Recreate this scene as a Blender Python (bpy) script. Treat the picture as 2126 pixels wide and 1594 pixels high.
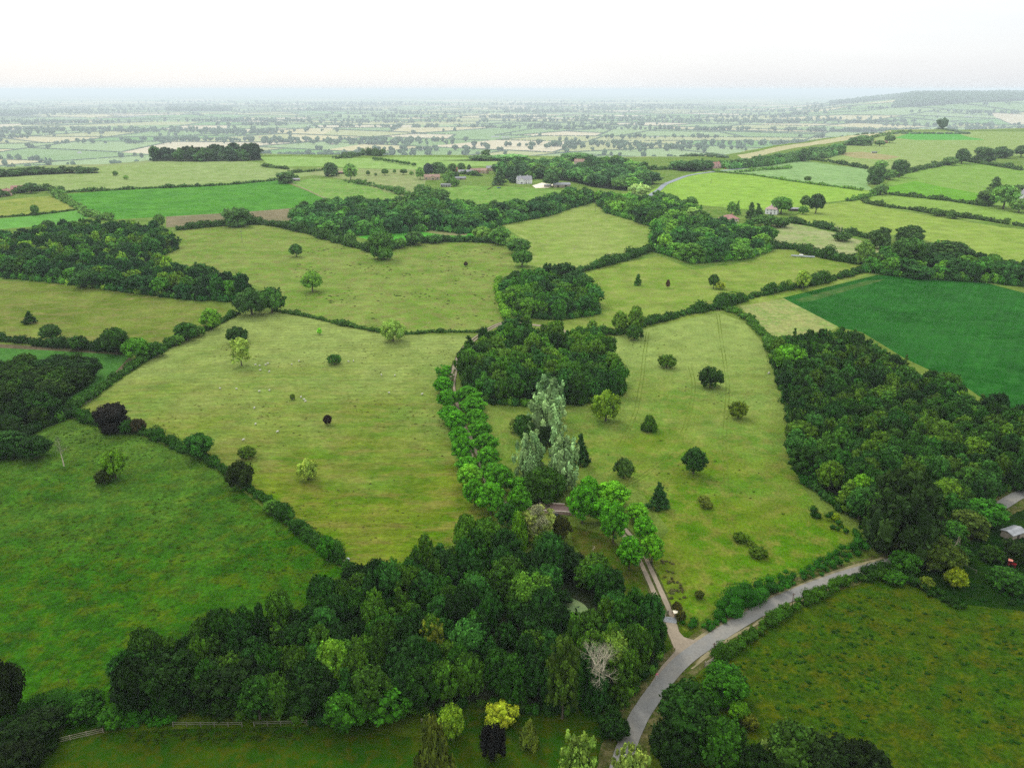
import bpy, math, random, bmesh
import numpy as np
from mathutils import Vector, Matrix, Euler
from mathutils.geometry import delaunay_2d_cdt

# ------------------------------------------------------------------ camera, sky, sun, exposure
for o in list(bpy.data.objects): bpy.data.objects.remove(o)
SC = bpy.context.scene
COL = SC.collection
W, HH, F = 2126.0, 1594.0, 1618.0
CX, CY, HORIZON = 1063.0, 797.0, 186.0
CAMZ = 120.0
PITCH = math.atan((CY - HORIZON) / F)
cam = bpy.data.cameras.new('camera'); camo = bpy.data.objects.new('camera', cam); COL.objects.link(camo)
camo.location = (0, 0, CAMZ); camo.rotation_euler = (math.pi/2 - PITCH, 0, 0)
cam.sensor_width = 36; cam.lens = F / W * 36; cam.clip_start = 1; cam.clip_end = 200000
SC.camera = camo
SC.view_settings.view_transform = 'Standard'; SC.view_settings.look = 'None'
SC.view_settings.exposure = 0.30; SC.view_settings.gamma = 1
SC.view_settings.use_curve_mapping = False
SC.cycles.max_bounces = 6; SC.cycles.diffuse_bounces = 2; SC.cycles.transparent_max_bounces = 4
SC.cycles.volume_bounces = 0; SC.cycles.sample_clamp_indirect = 2
SC.cycles.use_denoising = False; SC.cycles.use_adaptive_sampling = False

SUN_EL, SUN_AZ = math.radians(48), math.radians(-30)      # azimuth from +Y (ahead), negative = to the left
wd = bpy.data.worlds.new('World'); SC.world = wd; wd.use_nodes = True
nt = wd.node_tree; nt.nodes.clear()
sky = nt.nodes.new('ShaderNodeTexSky'); sky.sky_type = 'NISHITA'; sky.sun_disc = False
sky.sun_elevation = SUN_EL; sky.sun_rotation = SUN_AZ; sky.dust_density = 2; sky.air_density = 1.0
b1 = nt.nodes.new('ShaderNodeBackground'); b1.inputs[1].default_value = 0.03
nt.links.new(sky.outputs[0], b1.inputs[0])
b2 = nt.nodes.new('ShaderNodeBackground'); b2.inputs[0].default_value = (1.0, 1.0, 1.0, 1); b2.inputs[1].default_value = 1.0
# the overcast: faint brighter and greyer bands of cloud
tc = nt.nodes.new('ShaderNodeTexCoord'); mp = nt.nodes.new('ShaderNodeMapping'); mp.inputs['Scale'].default_value = (1, 1, 5)
nz = nt.nodes.new('ShaderNodeTexNoise'); nz.inputs['Scale'].default_value = 1.6; nz.inputs['Detail'].default_value = 4
cr = nt.nodes.new('ShaderNodeValToRGB')
cr.color_ramp.elements[0].color = (.84, .86, .90, 1); cr.color_ramp.elements[0].position = .35
cr.color_ramp.elements[1].color = (.99, 1.01, 1.04, 1); cr.color_ramp.elements[1].position = .65
nt.links.new(tc.outputs['Generated'], mp.inputs[0]); nt.links.new(mp.outputs[0], nz.inputs[0])
nt.links.new(nz.outputs[0], cr.inputs[0])
sx = nt.nodes.new('ShaderNodeSeparateXYZ'); nt.links.new(tc.outputs['Generated'], sx.inputs[0])      # an overcast sky is brightest overhead
mr = nt.nodes.new('ShaderNodeMapRange'); mr.inputs[1].default_value = .13; mr.inputs[2].default_value = .7; mr.inputs[3].default_value = .70; mr.inputs[4].default_value = 1.58
nt.links.new(sx.outputs[2], mr.inputs[0]); vm_ = nt.nodes.new('ShaderNodeVectorMath'); vm_.operation = 'SCALE'
nt.links.new(cr.outputs[0], vm_.inputs[0]); nt.links.new(mr.outputs[0], vm_.inputs['Scale']); nt.links.new(vm_.outputs[0], b2.inputs[0])
ad = nt.nodes.new('ShaderNodeAddShader'); wo = nt.nodes.new('ShaderNodeOutputWorld')
nt.links.new(b1.outputs[0], ad.inputs[0]); nt.links.new(b2.outputs[0], ad.inputs[1]); nt.links.new(ad.outputs[0], wo.inputs[0])
sl = bpy.data.lights.new('sun', 'SUN'); sl.energy = 1.5; sl.angle = math.radians(12); sl.color = (1, .95, .86)
so = bpy.data.objects.new('sun', sl); COL.objects.link(so)
sd = Vector((math.sin(SUN_AZ)*math.cos(SUN_EL), math.cos(SUN_AZ)*math.cos(SUN_EL), math.sin(SUN_EL)))
so.rotation_euler = sd.to_track_quat('Z', 'Y').to_euler()
so.location = (0, 200, 400)

HAZE = 5.7e-5
J = np.array([0.55, 0.68, 0.76])       # brightness the air itself reaches (used only to take the haze back out of colours read off the photo)
LIGHT = 2.08

# ------------------------------------------------------------------ terrain
VALE = -300.0
def row_dist(py):      # distance at which a photo row meets level ground z=0
    return CAMZ / math.tan(max(1e-4, PITCH - math.atan((CY - py) / F)))
_bx = np.array([-600, 0, 200, 300, 420, 540, 700, 900, 1050, 1250, 1400, 1500, 1600, 1700, 1780, 1850, 2126, 2700.])
_by = np.array([358, 350, 344, 333, 326, 321, 324, 322, 324, 328, 328, 322, 304, 289, 279, 270, 267, 267.])
_bu = (_bx - CX) / F * math.cos(PITCH) * 1.03
_bd = np.array([row_dist(v) for v in _by])
_hx = np.array([-9e9, 1560, 1620, 1750, 1850, 1900, 2126, 2500, 9e9])
_hz = np.array([0, 0, 8, 140, 222, 280, 290, 290, 290.])
def sstep(t):
    t = np.clip(t, 0, 1); return t*t*(3 - 2*t)
def height(x, y):
    x = np.asarray(x, float); y = np.asarray(y, float)
    ys = np.maximum(y, 1.0)
    u = x / ys
    e = np.interp(u, _bu, _bd)
    z = 0.9*np.sin(x/37 + 1.3*np.sin(y/61)) * np.cos(y/49 + .7) + 1.1*np.sin(x/95 + y/130)
    z = z * sstep((ys - 60)/100)
    drop = sstep((y - e) / 900)
    v = VALE + 5*np.sin(x/700 + 1) * np.cos(y/900)
    z = z*(1 - drop) + v*drop
    px = CX + F * x / (ys*math.cos(PITCH) + 70)
    hz = np.interp(px, _hx, _hz) * (sstep((y - 9400)/5600)) * (1 - sstep((y - 19500)/6000))
    hz = hz * (1 + .06*np.sin(x/260 + y/340)) 
    return z + hz
def g_many(P, dz=0.0):
    P = np.asarray(P, float).reshape(-1, 2)
    a = (P[:, 0] - CX) / F; b = (CY - P[:, 1]) / F
    cp, sp = math.cos(PITCH), math.sin(PITCH)
    D = np.stack([a, cp + b*sp, -sp + b*cp], 1)
    ts = np.geomspace(70, 90000, 800)
    X = D[:, 0:1]*ts; Y = D[:, 1:2]*ts; Z = CAMZ + D[:, 2:3]*ts
    below = Z < height(X, Y) + dz
    i = np.where(below.any(1), below.argmax(1), len(ts)-1); i = np.maximum(i, 1)
    lo = ts[i-1]; hi = ts[i]
    for _ in range(22):
        m = (lo + hi)/2
        bl = CAMZ + D[:, 2]*m < height(D[:, 0]*m, D[:, 1]*m) + dz
        hi = np.where(bl, m, hi); lo = np.where(bl, lo, m)
    return np.stack([D[:, 0]*hi, D[:, 1]*hi, height(D[:, 0]*hi, D[:, 1]*hi)], 1)
def g(px, py, dz=0.0): return g_many([(px, py)], dz)[0]
def depth_of(p):       # distance along the optical axis
    return p[1]*math.cos(PITCH) + (CAMZ - p[2])*math.sin(PITCH)
def project(p):
    d = depth_of(p); cp, sp = math.cos(PITCH), math.sin(PITCH)
    return CX + F*p[0]/d, CY - F*(p[1]*sp - (CAMZ - p[2])*cp)/d

# ------------------------------------------------------------------ colours and materials
def lin(c):
    c = np.array(c, float)/255.
    return np.where(c <= .04045, c/12.92, ((c + .055)/1.055)**2.4)
def alb(rgb, dist=0, k=1.0):
    """Base colour of a thing whose photo colour is rgb, seen through dist metres of haze."""
    T = math.exp(-HAZE*dist)
    a = (lin(rgb) - J*(1 - T)) / (T*LIGHT) * k
    return np.clip(a, (.006, .008, .001), (.85, .85, .85))
def leafcol(rgb, dist=0, k=1.0):
    a = alb(rgb, dist, k); b = lin(rgb)/LIGHT*k*.75
    return np.maximum(a, b)*np.array([1.32, 1.15, .52])
class NT:
    def __init__(s, name):
        s.m = bpy.data.materials.new(name); s.m.use_nodes = True; s.t = s.m.node_tree
        s.p = s.t.nodes['Principled BSDF']; s.p.inputs['Roughness'].default_value = .9
        s.p.inputs['Specular IOR Level'].default_value = .02
    def n(s, typ, **kw):
        x = s.t.nodes.new('ShaderNode' + typ)
        for k, v in kw.items():
            if k in x.inputs: x.inputs[k].default_value = v
            else: setattr(x, k, v)
        return x
    def l(s, a, b): s.t.links.new(a, b)
    def coord(s, rot=0, scale=(1, 1, 1), src='Object'):
        tc = s.n('TexCoord'); m = s.n('Mapping'); m.inputs['Rotation'].default_value = (0, 0, rot); m.inputs['Scale'].default_value = scale
        s.l(tc.outputs[src], m.inputs[0]); return m.outputs[0]
    def noise(s, co, scale, detail=3, rough=.6):
        x = s.n('TexNoise', Scale=scale, Detail=detail, Roughness=rough); s.l(co, x.inputs['Vector']); return x.outputs[0]
    def ramp(s, fac, a, b, ca=0., cb=1.):
        r = s.n('MapRange'); s.l(fac, r.inputs[0])
        for i, v in zip((1, 2, 3, 4), (a, b, ca, cb)): r.inputs[i].default_value = v
        return r.outputs[0]
    def mix(s, fac, a, b, mode='MIX'):
        x = s.n('Mix', data_type='RGBA', blend_type=mode)
        for i, v in ((0, fac), (6, a), (7, b)):
            if hasattr(v, 'links') or isinstance(v, bpy.types.NodeSocket): s.l(v, x.inputs[i])
            elif i == 0: x.inputs[0].default_value = v
            else: x.inputs[i].default_value = (*v[:3], 1)
        return x.outputs[2]
    def scale(s, col, fac):
        x = s.n('VectorMath', operation='SCALE'); s.l(col, x.inputs[0]) if isinstance(col, bpy.types.NodeSocket) else setattr(x.inputs[0], 'default_value', tuple(col[:3]))
        s.l(fac, x.inputs['Scale']); return x.outputs[0]
    def out(s, col, bump=None, strength=.5, dist=.3):
        s.l(col, s.p.inputs['Base Color']) if isinstance(col, bpy.types.NodeSocket) else setattr(s.p.inputs['Base Color'], 'default_value', (*col[:3], 1))
        if bump is not None:
            b = s.n('Bump', Strength=strength, Distance=dist); s.l(bump, b.inputs['Height']); s.l(b.outputs[0], s.p.inputs['Normal'])
        return s.m
def field_mat(name, c1, c2, c3, patch=45., mid=6., fine=.9, rows=None, tuft=0., amt=.42, streak=1., hump=0., zone=None, c3amt=.85):
    """c1/c2: the two sward colours in big patches, c3: dry or dark growth in smaller ones; rows=(angle, spacing, strength)."""
    s = NT(name); co = s.coord(); cs = s.coord(rot=.15, scale=(1/streak, 1, 1))
    big = s.noise(co, 1/patch, 4, .65); m = s.noise(cs, 1/mid, 4, .7); f = s.noise(cs, 1/fine, 3, .75); vf = s.noise(co, 1/(fine*.35), 2, .8)
    col = s.mix(s.ramp(big, .43, .57), c1, c2)
    col = s.mix(s.ramp(m, .46, .64, 0, c3amt), col, c3)
    if zone:      # a drier, paler stretch of the field beyond a ragged line: (colour, start, end) along Y
        sp_ = s.n('SeparateXYZ'); s.l(s.coord(), sp_.inputs[0]); wob = s.ramp(s.noise(co, 1/40, 4, .65), .2, .8, -70, 70)
        am = s.n('Math', operation='ADD'); s.l(sp_.outputs[1], am.inputs[0]); s.l(wob, am.inputs[1])
        col = s.mix(s.ramp(am.outputs[0], zone[1], zone[2], 0, .8), col, zone[0])
    big2 = s.noise(co, 1/(patch*.33), 3, .6)
    col = s.scale(col, s.ramp(big2, .3, .7, 1 - amt*.45, 1 + amt*.45))
    col = s.scale(col, s.ramp(f, .25, .75, 1 - amt, 1 + amt))
    col = s.scale(col, s.ramp(vf, .2, .8, 1 - amt*.6, 1 + amt*.6))
    if rows:
        w = s.n('TexWave', Scale=1.0, Distortion=1.2, Detail=2); w.bands_direction = 'X'
        cc = s.coord(rot=rows[0], scale=(.318/rows[1],)*3); s.l(cc, w.inputs[0])
        brk = s.ramp(s.noise(s.coord(rot=rows[0], scale=(1/9, 1/60, 1)), 1, 3), .35, .65, .15, 1)
        r1 = s.ramp(w.outputs['Fac'], 0, 1, -rows[2], rows[2])
        mm = s.n('Math', operation='MULTIPLY'); s.l(r1, mm.inputs[0]); s.l(brk, mm.inputs[1])
        m2 = s.n('Math', operation='ADD'); s.l(mm.outputs[0], m2.inputs[0]); m2.inputs[1].default_value = 1
        col = s.scale(col, m2.outputs[0])
    if tuft:
        v = s.n('TexVoronoi', Scale=1/2.6); v.feature = 'F1'
        wco = s.n('VectorMath', operation='ADD'); s.l(co, wco.inputs[0])
        nn = s.n('TexNoise', Scale=.5, Detail=3); s.l(co, nn.inputs[0])
        sc2 = s.n('VectorMath', operation='SCALE'); s.l(nn.outputs['Color'], sc2.inputs[0]); sc2.inputs['Scale'].default_value = 2.5
        s.l(sc2.outputs[0], wco.inputs[1]); s.l(wco.outputs[0], v.inputs['Vector'])
        spot = s.ramp(v.outputs['Distance'], .12, .3, 1, 0)
        where = s.ramp(s.noise(s.coord(rot=.15, scale=(.55, 1, 1)), 1/22, 4, .75), .53, .62)
        k = s.n('Math', operation='MULTIPLY'); s.l(spot, k.inputs[0]); s.l(where, k.inputs[1])
        k2 = s.n('Math', operation='MULTIPLY'); s.l(k.outputs[0], k2.inputs[0]); k2.inputs[1].default_value = tuft
        col = s.mix(k2.outputs[0], col, tuple(np.array(c1)*.30))
    hb = s.n('Math', operation='ADD'); s.l(f, hb.inputs[0]); s.l(m, hb.inputs[1])
    return s.out(col, hb.outputs[0], .7, .7 + hump)
def leaf_mat(name):
    s = NT(name); oi = s.n('ObjectInfo'); at = s.n('Attribute', attribute_name='tint')
    col = s.mix(1.0, oi.outputs['Color'], at.outputs['Color'], 'MULTIPLY')
    s.l(col, s.p.inputs['Base Color']); s.p.inputs['Roughness'].default_value = .8
    s.p.inputs['Specular IOR Level'].default_value = .06
    tr = s.n('BsdfTranslucent'); s.l(s.mix(1.0, col, (1.0, 1.15, .5), 'MULTIPLY'), tr.inputs[0])
    mx = s.n('MixShader'); mx.inputs[0].default_value = .06
    out = s.t.nodes['Material Output']
    s.l(s.p.outputs[0], mx.inputs[1]); s.l(tr.outputs[0], mx.inputs[2]); s.l(mx.outputs[0], out.inputs['Surface'])
    return s.m
def plain_mat(name, rgb, var=.15, scale=.8, rough=.85, spec=.2, bump=.2, metal=0, lin_in=False):
    s = NT(name); c = rgb if lin_in else lin(rgb)*.8
    n1 = s.noise(s.coord(), scale, 4, .65); n2 = s.noise(s.coord(), scale*6, 3, .7)
    col = s.scale(tuple(c), s.ramp(n1, .3, .7, 1 - var, 1 + var)); col = s.scale(col, s.ramp(n2, .3, .7, 1 - var*.6, 1 + var*.6))
    s.p.inputs['Roughness'].default_value = rough; s.p.inputs['Specular IOR Level'].default_value = spec; s.p.inputs['Metallic'].default_value = metal
    return s.out(col, n2, bump, .05)
def roof_mat(name, rgb, spacing=.35):
    s = NT(name); c = lin(rgb)*.8
    n1 = s.noise(s.coord(), .9, 4, .7); w = s.n('TexWave', Scale=.318/spacing, Distortion=.6, Detail=1); w.bands_direction = 'Z'
    s.l(s.coord(), w.inputs[0])
    col = s.scale(tuple(c), s.ramp(n1, .3, .7, .75, 1.25)); col = s.scale(col, s.ramp(w.outputs['Fac'], 0, 1, .85, 1.1))
    return s.out(col, w.outputs['Fac'], .4, .05)

LEAF = leaf_mat('foliage'); 
BARK = plain_mat('bark', (.09, .075, .055), .3, 2, lin_in=True)
PALEBARK = plain_mat('pale_bark', (.46, .40, .29), .2, 2, lin_in=True)

# ------------------------------------------------------------------ object helpers
def tag(o, label=None, cat=None, group=None, kind=None):
    if label: o['label'] = label
    if cat: o['category'] = cat
    if group: o['group'] = group
    if kind: o['kind'] = kind
    return o
def link(name, data, parent=None, loc=None):
    o = bpy.data.objects.new(name, data); COL.objects.link(o)
    if parent is not None: o.parent = parent
    if loc is not None: o.location = loc
    return o
def np_mesh(name, V, faces, mats, tint=None, midx=None, smooth=False):
    """faces: list of int arrays (n,k)."""
    me = bpy.data.meshes.new(name); V = np.asarray(V, np.float32)
    faces = [f for f in faces if len(f)]
    me.vertices.add(len(V)); me.vertices.foreach_set('co', V.ravel())
    li = np.concatenate([f.ravel() for f in faces]).astype(np.int32)
    tot = np.concatenate([np.full(len(f), f.shape[1], np.int32) for f in faces])
    st = np.concatenate([[0], np.cumsum(tot)[:-1]]).astype(np.int32)
    me.loops.add(len(li)); me.loops.foreach_set('vertex_index', li)
    me.polygons.add(len(tot)); me.polygons.foreach_set('loop_start', st); me.polygons.foreach_set('loop_total', tot)
    if midx is not None: me.polygons.foreach_set('material_index', np.asarray(midx, np.int32))
    me.polygons.foreach_set('use_smooth', np.full(len(tot), smooth))
    if tint is not None:
        a = me.attributes.new('tint', 'FLOAT_COLOR', 'POINT')
        a.data.foreach_set('color', np.concatenate([tint, np.ones((len(V), 1))], 1).astype(np.float32).ravel())
    for m in mats: me.materials.append(m)
    me.update(); me.validate(); return me

def ico(level):
    bm = bmesh.new(); bmesh.ops.create_icosphere(bm, subdivisions=level, radius=1)
    v = np.array([p.co[:] for p in bm.verts]); f = np.array([[q.index for q in p.verts] for p in bm.faces]); bm.free(); return v, f
ICO1, ICO2 = ico(1), ico(2)
class Fol:
    """A heap of leaf-clump faces and the solid, slightly darker foliage cores inside them."""
    def __init__(s): s.V = []; s.T = []; s.Q = []; s.R = []; s.n = 0
    def add(s, C, R, leaf, rng, dens=1.1, core=.84, tint=(1, 1, 1), tvar=.22, bias=.25, stretch=1.0, spread=.55, lod=1, outw=.3, ltint=None):
        C = np.atleast_2d(C).astype(float); N = len(C); R = np.asarray(R, float)
        if R.ndim < 2: R = np.repeat((np.zeros(N) + R)[:, None], 3, 1)
        tint = np.asarray(tint, float)
        lt = tint * (1 + tvar*rng.uniform(-1, 1, (N, 1))) * (1 + np.array([[.12, .03, .0]])*rng.uniform(-1, 1, (N, 1)))
        leafs = np.zeros(N) + leaf
        rm = R.mean(1)
        cnt = np.clip(dens*8.5*rm**2/leafs**2, 5, 500).astype(int)
        idx = np.repeat(np.arange(N), cnt); M = len(idx)
        d = rng.normal(size=(M, 3)); d[:, 2] += bias; d /= np.linalg.norm(d, axis=1)[:, None]
        P = C[idx] + d*R[idx]*(1 - outw*.4 + outw*rng.random((M, 1)))
        n = d + spread*rng.normal(size=(M, 3)); n /= np.linalg.norm(n, axis=1)[:, None]
        a = np.cross(n, rng.normal(size=(M, 3))); a /= np.linalg.norm(a, axis=1)[:, None]; b = np.cross(n, a)
        sz = leafs[idx][:, None]*rng.uniform(.55, 1.25, (M, 1))
        a = a*sz*.62; b = b*sz*.42
        if stretch != 1.0: a[:, 2] *= stretch; b[:, 2] *= stretch
        q = np.stack([P + a, P + b, P - a, P - b], 1).reshape(-1, 3)
        tl = lt[idx]*(1 + .5*rng.uniform(-1, 1, (M, 1)))
        s.V.append(q); s.T.append(np.repeat(tl, 4, 0)); s.Q.append(np.arange(M*4).reshape(-1, 4) + s.n); s.n += M*4
        if core > 0:
            iv, f = (ICO2 if lod == 2 else ICO1)
            K = len(iv); vv = (iv[None]*R[:, None, :]*core*(1 + .16*rng.uniform(-1, 1, (N, K, 1))) + C[:, None, :]).reshape(-1, 3)
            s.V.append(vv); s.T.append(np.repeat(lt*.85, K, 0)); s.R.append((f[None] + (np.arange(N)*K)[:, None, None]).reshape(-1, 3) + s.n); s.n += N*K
    def mesh(s, name, mats=None):
        fs = []
        if s.Q: fs.append(np.concatenate(s.Q))
        if s.R: fs.append(np.concatenate(s.R))
        return np_mesh(name, np.concatenate(s.V), fs, mats or [LEAF], np.concatenate(s.T))
    def merge(s, other_arrays, M, off, col):
        V, T, Q, R = other_arrays
        s.V.append(V*M + off); s.T.append(T*col)
        if Q is not None: s.Q.append(Q + s.n)
        if R is not None: s.R.append(R + s.n)
        s.n += len(V)
    def arrays(s):
        return (np.concatenate(s.V), np.concatenate(s.T), np.concatenate(s.Q) if s.Q else None, np.concatenate(s.R) if s.R else None)

def tubes(segs, sides=6):
    """segs: (p0, p1, r0, r1) limbs -> V, faces(quads)"""
    V, Fq, n = [], [], 0
    for p0, p1, r0, r1 in segs:
        p0 = np.array(p0, float); p1 = np.array(p1, float); d = p1 - p0; L = np.linalg.norm(d)
        if L < 1e-6: continue
        d /= L; a = np.cross(d, (0.3, .9, .2)); a /= np.linalg.norm(a); b = np.cross(d, a)
        th = np.arange(sides)*2*math.pi/sides; ring = np.cos(th)[:, None]*a + np.sin(th)[:, None]*b
        V.append(p0 + ring*r0); V.append(p1 + ring*r1)
        i = np.arange(sides); j = (i + 1) % sides
        Fq.append(np.stack([i, j, j + sides, i + sides], 1) + n); n += 2*sides
    return np.concatenate(V), np.concatenate(Fq)
def grow(rng, p, d, L, r, depth, segs, tips, spread=.55, up=.15, wig=.18, kids=(2, 3)):
    n = 3; q = np.array(p, float); dd = np.array(d, float)
    for k in range(n):
        dd = dd + rng.normal(size=3)*wig; dd[2] += up*.3; dd /= np.linalg.norm(dd)
        q2 = q + dd*L/n; r2 = r*(1 - .28*(k + 1)/n*1.2)
        segs.append((q, q2, r*(1 - .28*k/n*1.2), r2)); q = q2
        if depth > 0 and k > 0 and rng.random() < .5:
            e = dd + rng.normal(size=3)*spread*1.3; e /= np.linalg.norm(e)
            grow(rng, q, e, L*.62, r2*.55, depth - 1, segs, tips, spread, up, wig, kids)
    if depth == 0: tips.append(q); return
    for _ in range(rng.integers(*kids, endpoint=True)):
        e = dd + rng.normal(size=3)*spread; e /= np.linalg.norm(e)
        grow(rng, q, e, L*.74, r2*.66, depth - 1, segs, tips, spread, up, wig, kids)

# ------------------------------------------------------------------ tree prototypes (crown radius 1)
KH = dict(round=1.75, irregular=1.9, lime=2.3, cone=2.5, flame=3.0, bush=1.35, column=3.0, weep=1.8, pine=1.9)
def lobes(kind, rng, n):
    h = KH[kind]; C = []; R = []
    if kind in ('round', 'lime', 'bush', 'column'):
        z0 = {'round': .16, 'lime': .10, 'bush': .02, 'column': .03}[kind]*h
        for i in range(n):
            t = (i + .5)/n; ph = i*2.39996 + rng.normal()*.3
            cz = 1 - 1.75*t if kind != 'bush' else 1 - 1.7*t
            s = math.sqrt(max(0, 1 - cz*cz))
            if kind == 'column': s = min(1, s*1.5) 
            if kind == 'lime': s *= (1.0 if cz < 0.1 else (1 - .25*cz))
            r = rng.uniform(.13, .31)*(1.05 if kind == 'round' else 1)
            k = 1.04 - r*.95 + rng.normal()*.09
            C.append((s*math.cos(ph)*k, s*math.sin(ph)*k, z0 + (h - z0)*(.5 + .5*cz*(1 - r/h*1.4)))); R.append((r, r, r*.85))
        C.append((0, 0, z0 + (h - z0)*.5)); R.append((.62, .62, (h - z0)*.36))
    elif kind == 'irregular':
        m = rng.integers(4, 7); big = []
        for j in range(m):
            a = j*2*math.pi/m + rng.normal()*.3; rr = rng.uniform(.3, .55); b = rng.uniform(.42, .6)
            big.append((np.array([math.cos(a)*rr, math.sin(a)*rr, h*rng.uniform(.42, .72)]), b))
        big.append((np.array([0, 0, h - .5]), .5)); 
        for (c, b) in big:
            C.append(c); R.append((b*.75,)*3)
            for k in range(max(3, n//m)):
                d = rng.normal(size=3); d[2] = abs(d[2])*.9 - .25; d /= np.linalg.norm(d); r = b*rng.uniform(.3, .5)
                C.append(c + d*(b - r*.5)); R.append((r, r, r*.85))
        for k in range(n//2):
            a = rng.uniform(0, 6.28); r = rng.uniform(.2, .34); q = rng.uniform(.35, .78); C.append((math.cos(a)*q, math.sin(a)*q, h*rng.uniform(.14, .42))); R.append((r, r, r))
    elif kind == 'cone' or kind == 'weep':
        for i in range(n):
            t = (i + .5)/n; ph = i*2.39996; rr = (t**.75 if kind == 'cone' else t**.5)
            if rng.random() < .14: continue
            r = rng.uniform(.11, .22) + .12*rr; k = max(0, rr - r*.6)*rng.uniform(.75, 1.12) + rng.normal()*.08
            C.append((math.cos(ph)*k, math.sin(ph)*k, h*(1 - t*.93) - .05 + rng.normal()*.06)); R.append((r, r, r*(.75 if kind == 'cone' else 1.5)))
        C.append((0, 0, h*.35)); R.append((.5, .5, h*.3)); C.append((0, 0, h*.62)); R.append((.28, .28, h*.26))
    elif kind == 'flame':
        m = rng.integers(4, 6)
        for j in range(m):
            a = j*2*math.pi/m + rng.normal()*.3; rr = .46 if j else .05; top = h*(rng.uniform(.8, .95) if j else 1)
            cx, cy = math.cos(a)*rr, math.sin(a)*rr
            C.append((cx, cy, top*.48)); R.append((.36, .36, top*.40))
            for k in range(n//m):
                t = (k + .5)/(n//m); ph = k*2.4; w = .5*math.sin(math.pi*min(1, .16 + t*.75))**.6 + .02
                r = rng.uniform(.10, .17); C.append((cx*(1 + .35*t) + math.cos(ph)*w, cy*(1 + .35*t) + math.sin(ph)*w, top*(1 - t*.95) - .05)); R.append((r, r, r*1.9))
    elif kind == 'pine':
        for i in range(n):
            a = rng.uniform(0, 6.28); rr = math.sqrt(rng.random()); z = h*(.55 + .4*rng.random()*(1 - rr*.5)); r = rng.uniform(.2, .32)
            C.append((math.cos(a)*rr*.75, math.sin(a)*rr*.75, z)); R.append((r, r, r*.55))
    return np.array(C), np.array(R)
PROTO, FAR, MID = {}, {}, {}
def trunk_mesh(kind, rng, name):
    h = KH[kind]; segs = []; top = h*.55
    segs.append(((0, 0, -.15), (0, 0, h*.05), .105, .075)); segs.append(((0, 0, h*.05), (.02, .01, h*.3), .075, .06)); segs.append(((.02, .01, h*.3), (0, .03, top), .06, .03))
    for k in range(6):
        a = k*1.05 + rng.normal()*.2; z = h*rng.uniform(.22, .5)
        e = np.array([math.cos(a)*rng.uniform(.4, .65), math.sin(a)*rng.uniform(.4, .65), z + h*rng.uniform(.12, .25)])
        segs.append(((0, 0, z), e*np.array([.5, .5, 1]) - np.array([0, 0, h*.04]), .035, .024)); segs.append((e*np.array([.5, .5, 1]) - np.array([0, 0, h*.04]), e, .024, .010))
    V, Q = tubes(segs, 7); return np_mesh(name, V, [Q], [BARK], smooth=True)
for ki, kind in enumerate(KH):
    PROTO[kind] = []; FAR[kind] = []; MID[kind] = []
    for v in range(5 if kind in ('round', 'irregular', 'lime', 'bush') else 3):
        rng = np.random.default_rng(100*ki + v)
        C, R = lobes(kind, rng, {'round': 70, 'irregular': 80, 'lime': 76, 'cone': 60, 'flame': 70, 'bush': 42, 'column': 60, 'weep': 55, 'pine': 30}[kind])
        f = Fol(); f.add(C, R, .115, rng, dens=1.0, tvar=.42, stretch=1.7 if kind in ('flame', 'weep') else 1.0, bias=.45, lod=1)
        PROTO[kind].append((f.mesh('crown_' + kind), trunk_mesh(kind, rng, 'trunk_' + kind)))
        C, R = lobes(kind, rng, {'flame': 30}.get(kind, 17)); f = Fol()
        f.add(C, R*1.12, .26, rng, dens=.9, core=.88, bias=.45, stretch=1.5 if kind == 'flame' else 1.0)
        FAR[kind].append(f.arrays())
        C, R = lobes(kind, rng, {'flame': 40}.get(kind, 30)); f = Fol()
        f.add(C, R, .135, rng, dens=.85, core=.84, bias=.45, tvar=.42)
        MID[kind].append(f.arrays())
NAMES = dict(round='broadleaf_tree', irregular='broadleaf_tree', lime='lime_tree', cone='conifer_tree', flame='willow_tree', bush='bush', column='columnar_tree', weep='weeping_tree', pine='pine_tree')
trng = np.random.default_rng(5)
def place_tree(kind, pos, r, h, color, label, cat='tree', group=None, name=None, trunk=True, rot=None, v=None):
    pr = PROTO[kind]; v = trng.integers(len(pr)) if v is None else v % len(pr)
    e = link(name or NAMES[kind], None, loc=tuple(pos)); e.empty_display_size = .5
    e.rotation_euler = (0, 0, trng.uniform(0, 6.28) if rot is None else rot); e.scale = (r, r, h/KH[kind])
    tag(e, label, cat, group)
    c = link('crown' if kind != 'bush' else 'foliage', pr[v][0], e); c.color = (*color[:3], 1)
    if trunk: t = link('trunk' if kind != 'bush' else 'stem', pr[v][1], e); t.color = (1, 1, 1, 1)
    return e
def fit(px, yt, yb, w, z0=.05):
    """World position, crown radius and height of a tree whose outline in the photo spans rows yt..yb and w pixels at column px."""
    w = w*1.08; p = g(px, yb); d = depth_of(p); r = w*d/F/2; h = 2*r
    for _ in range(4):
        dist = math.hypot(p[0], p[1]); th = math.atan2(CAMZ - p[2], dist)
        S = (yb - yt)*d/F/2
        b = math.sqrt(max((.42*r)**2, S*S - (r*math.sin(th))**2))/math.cos(th)
        h = 2*b*(1 + z0)
        q = g(px, (yt + yb)/2, dz=h - b); p = np.array([q[0], q[1], float(height(q[0], q[1]))]); d = depth_of(p); r = w*d/F/2
    return p, r, h
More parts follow.
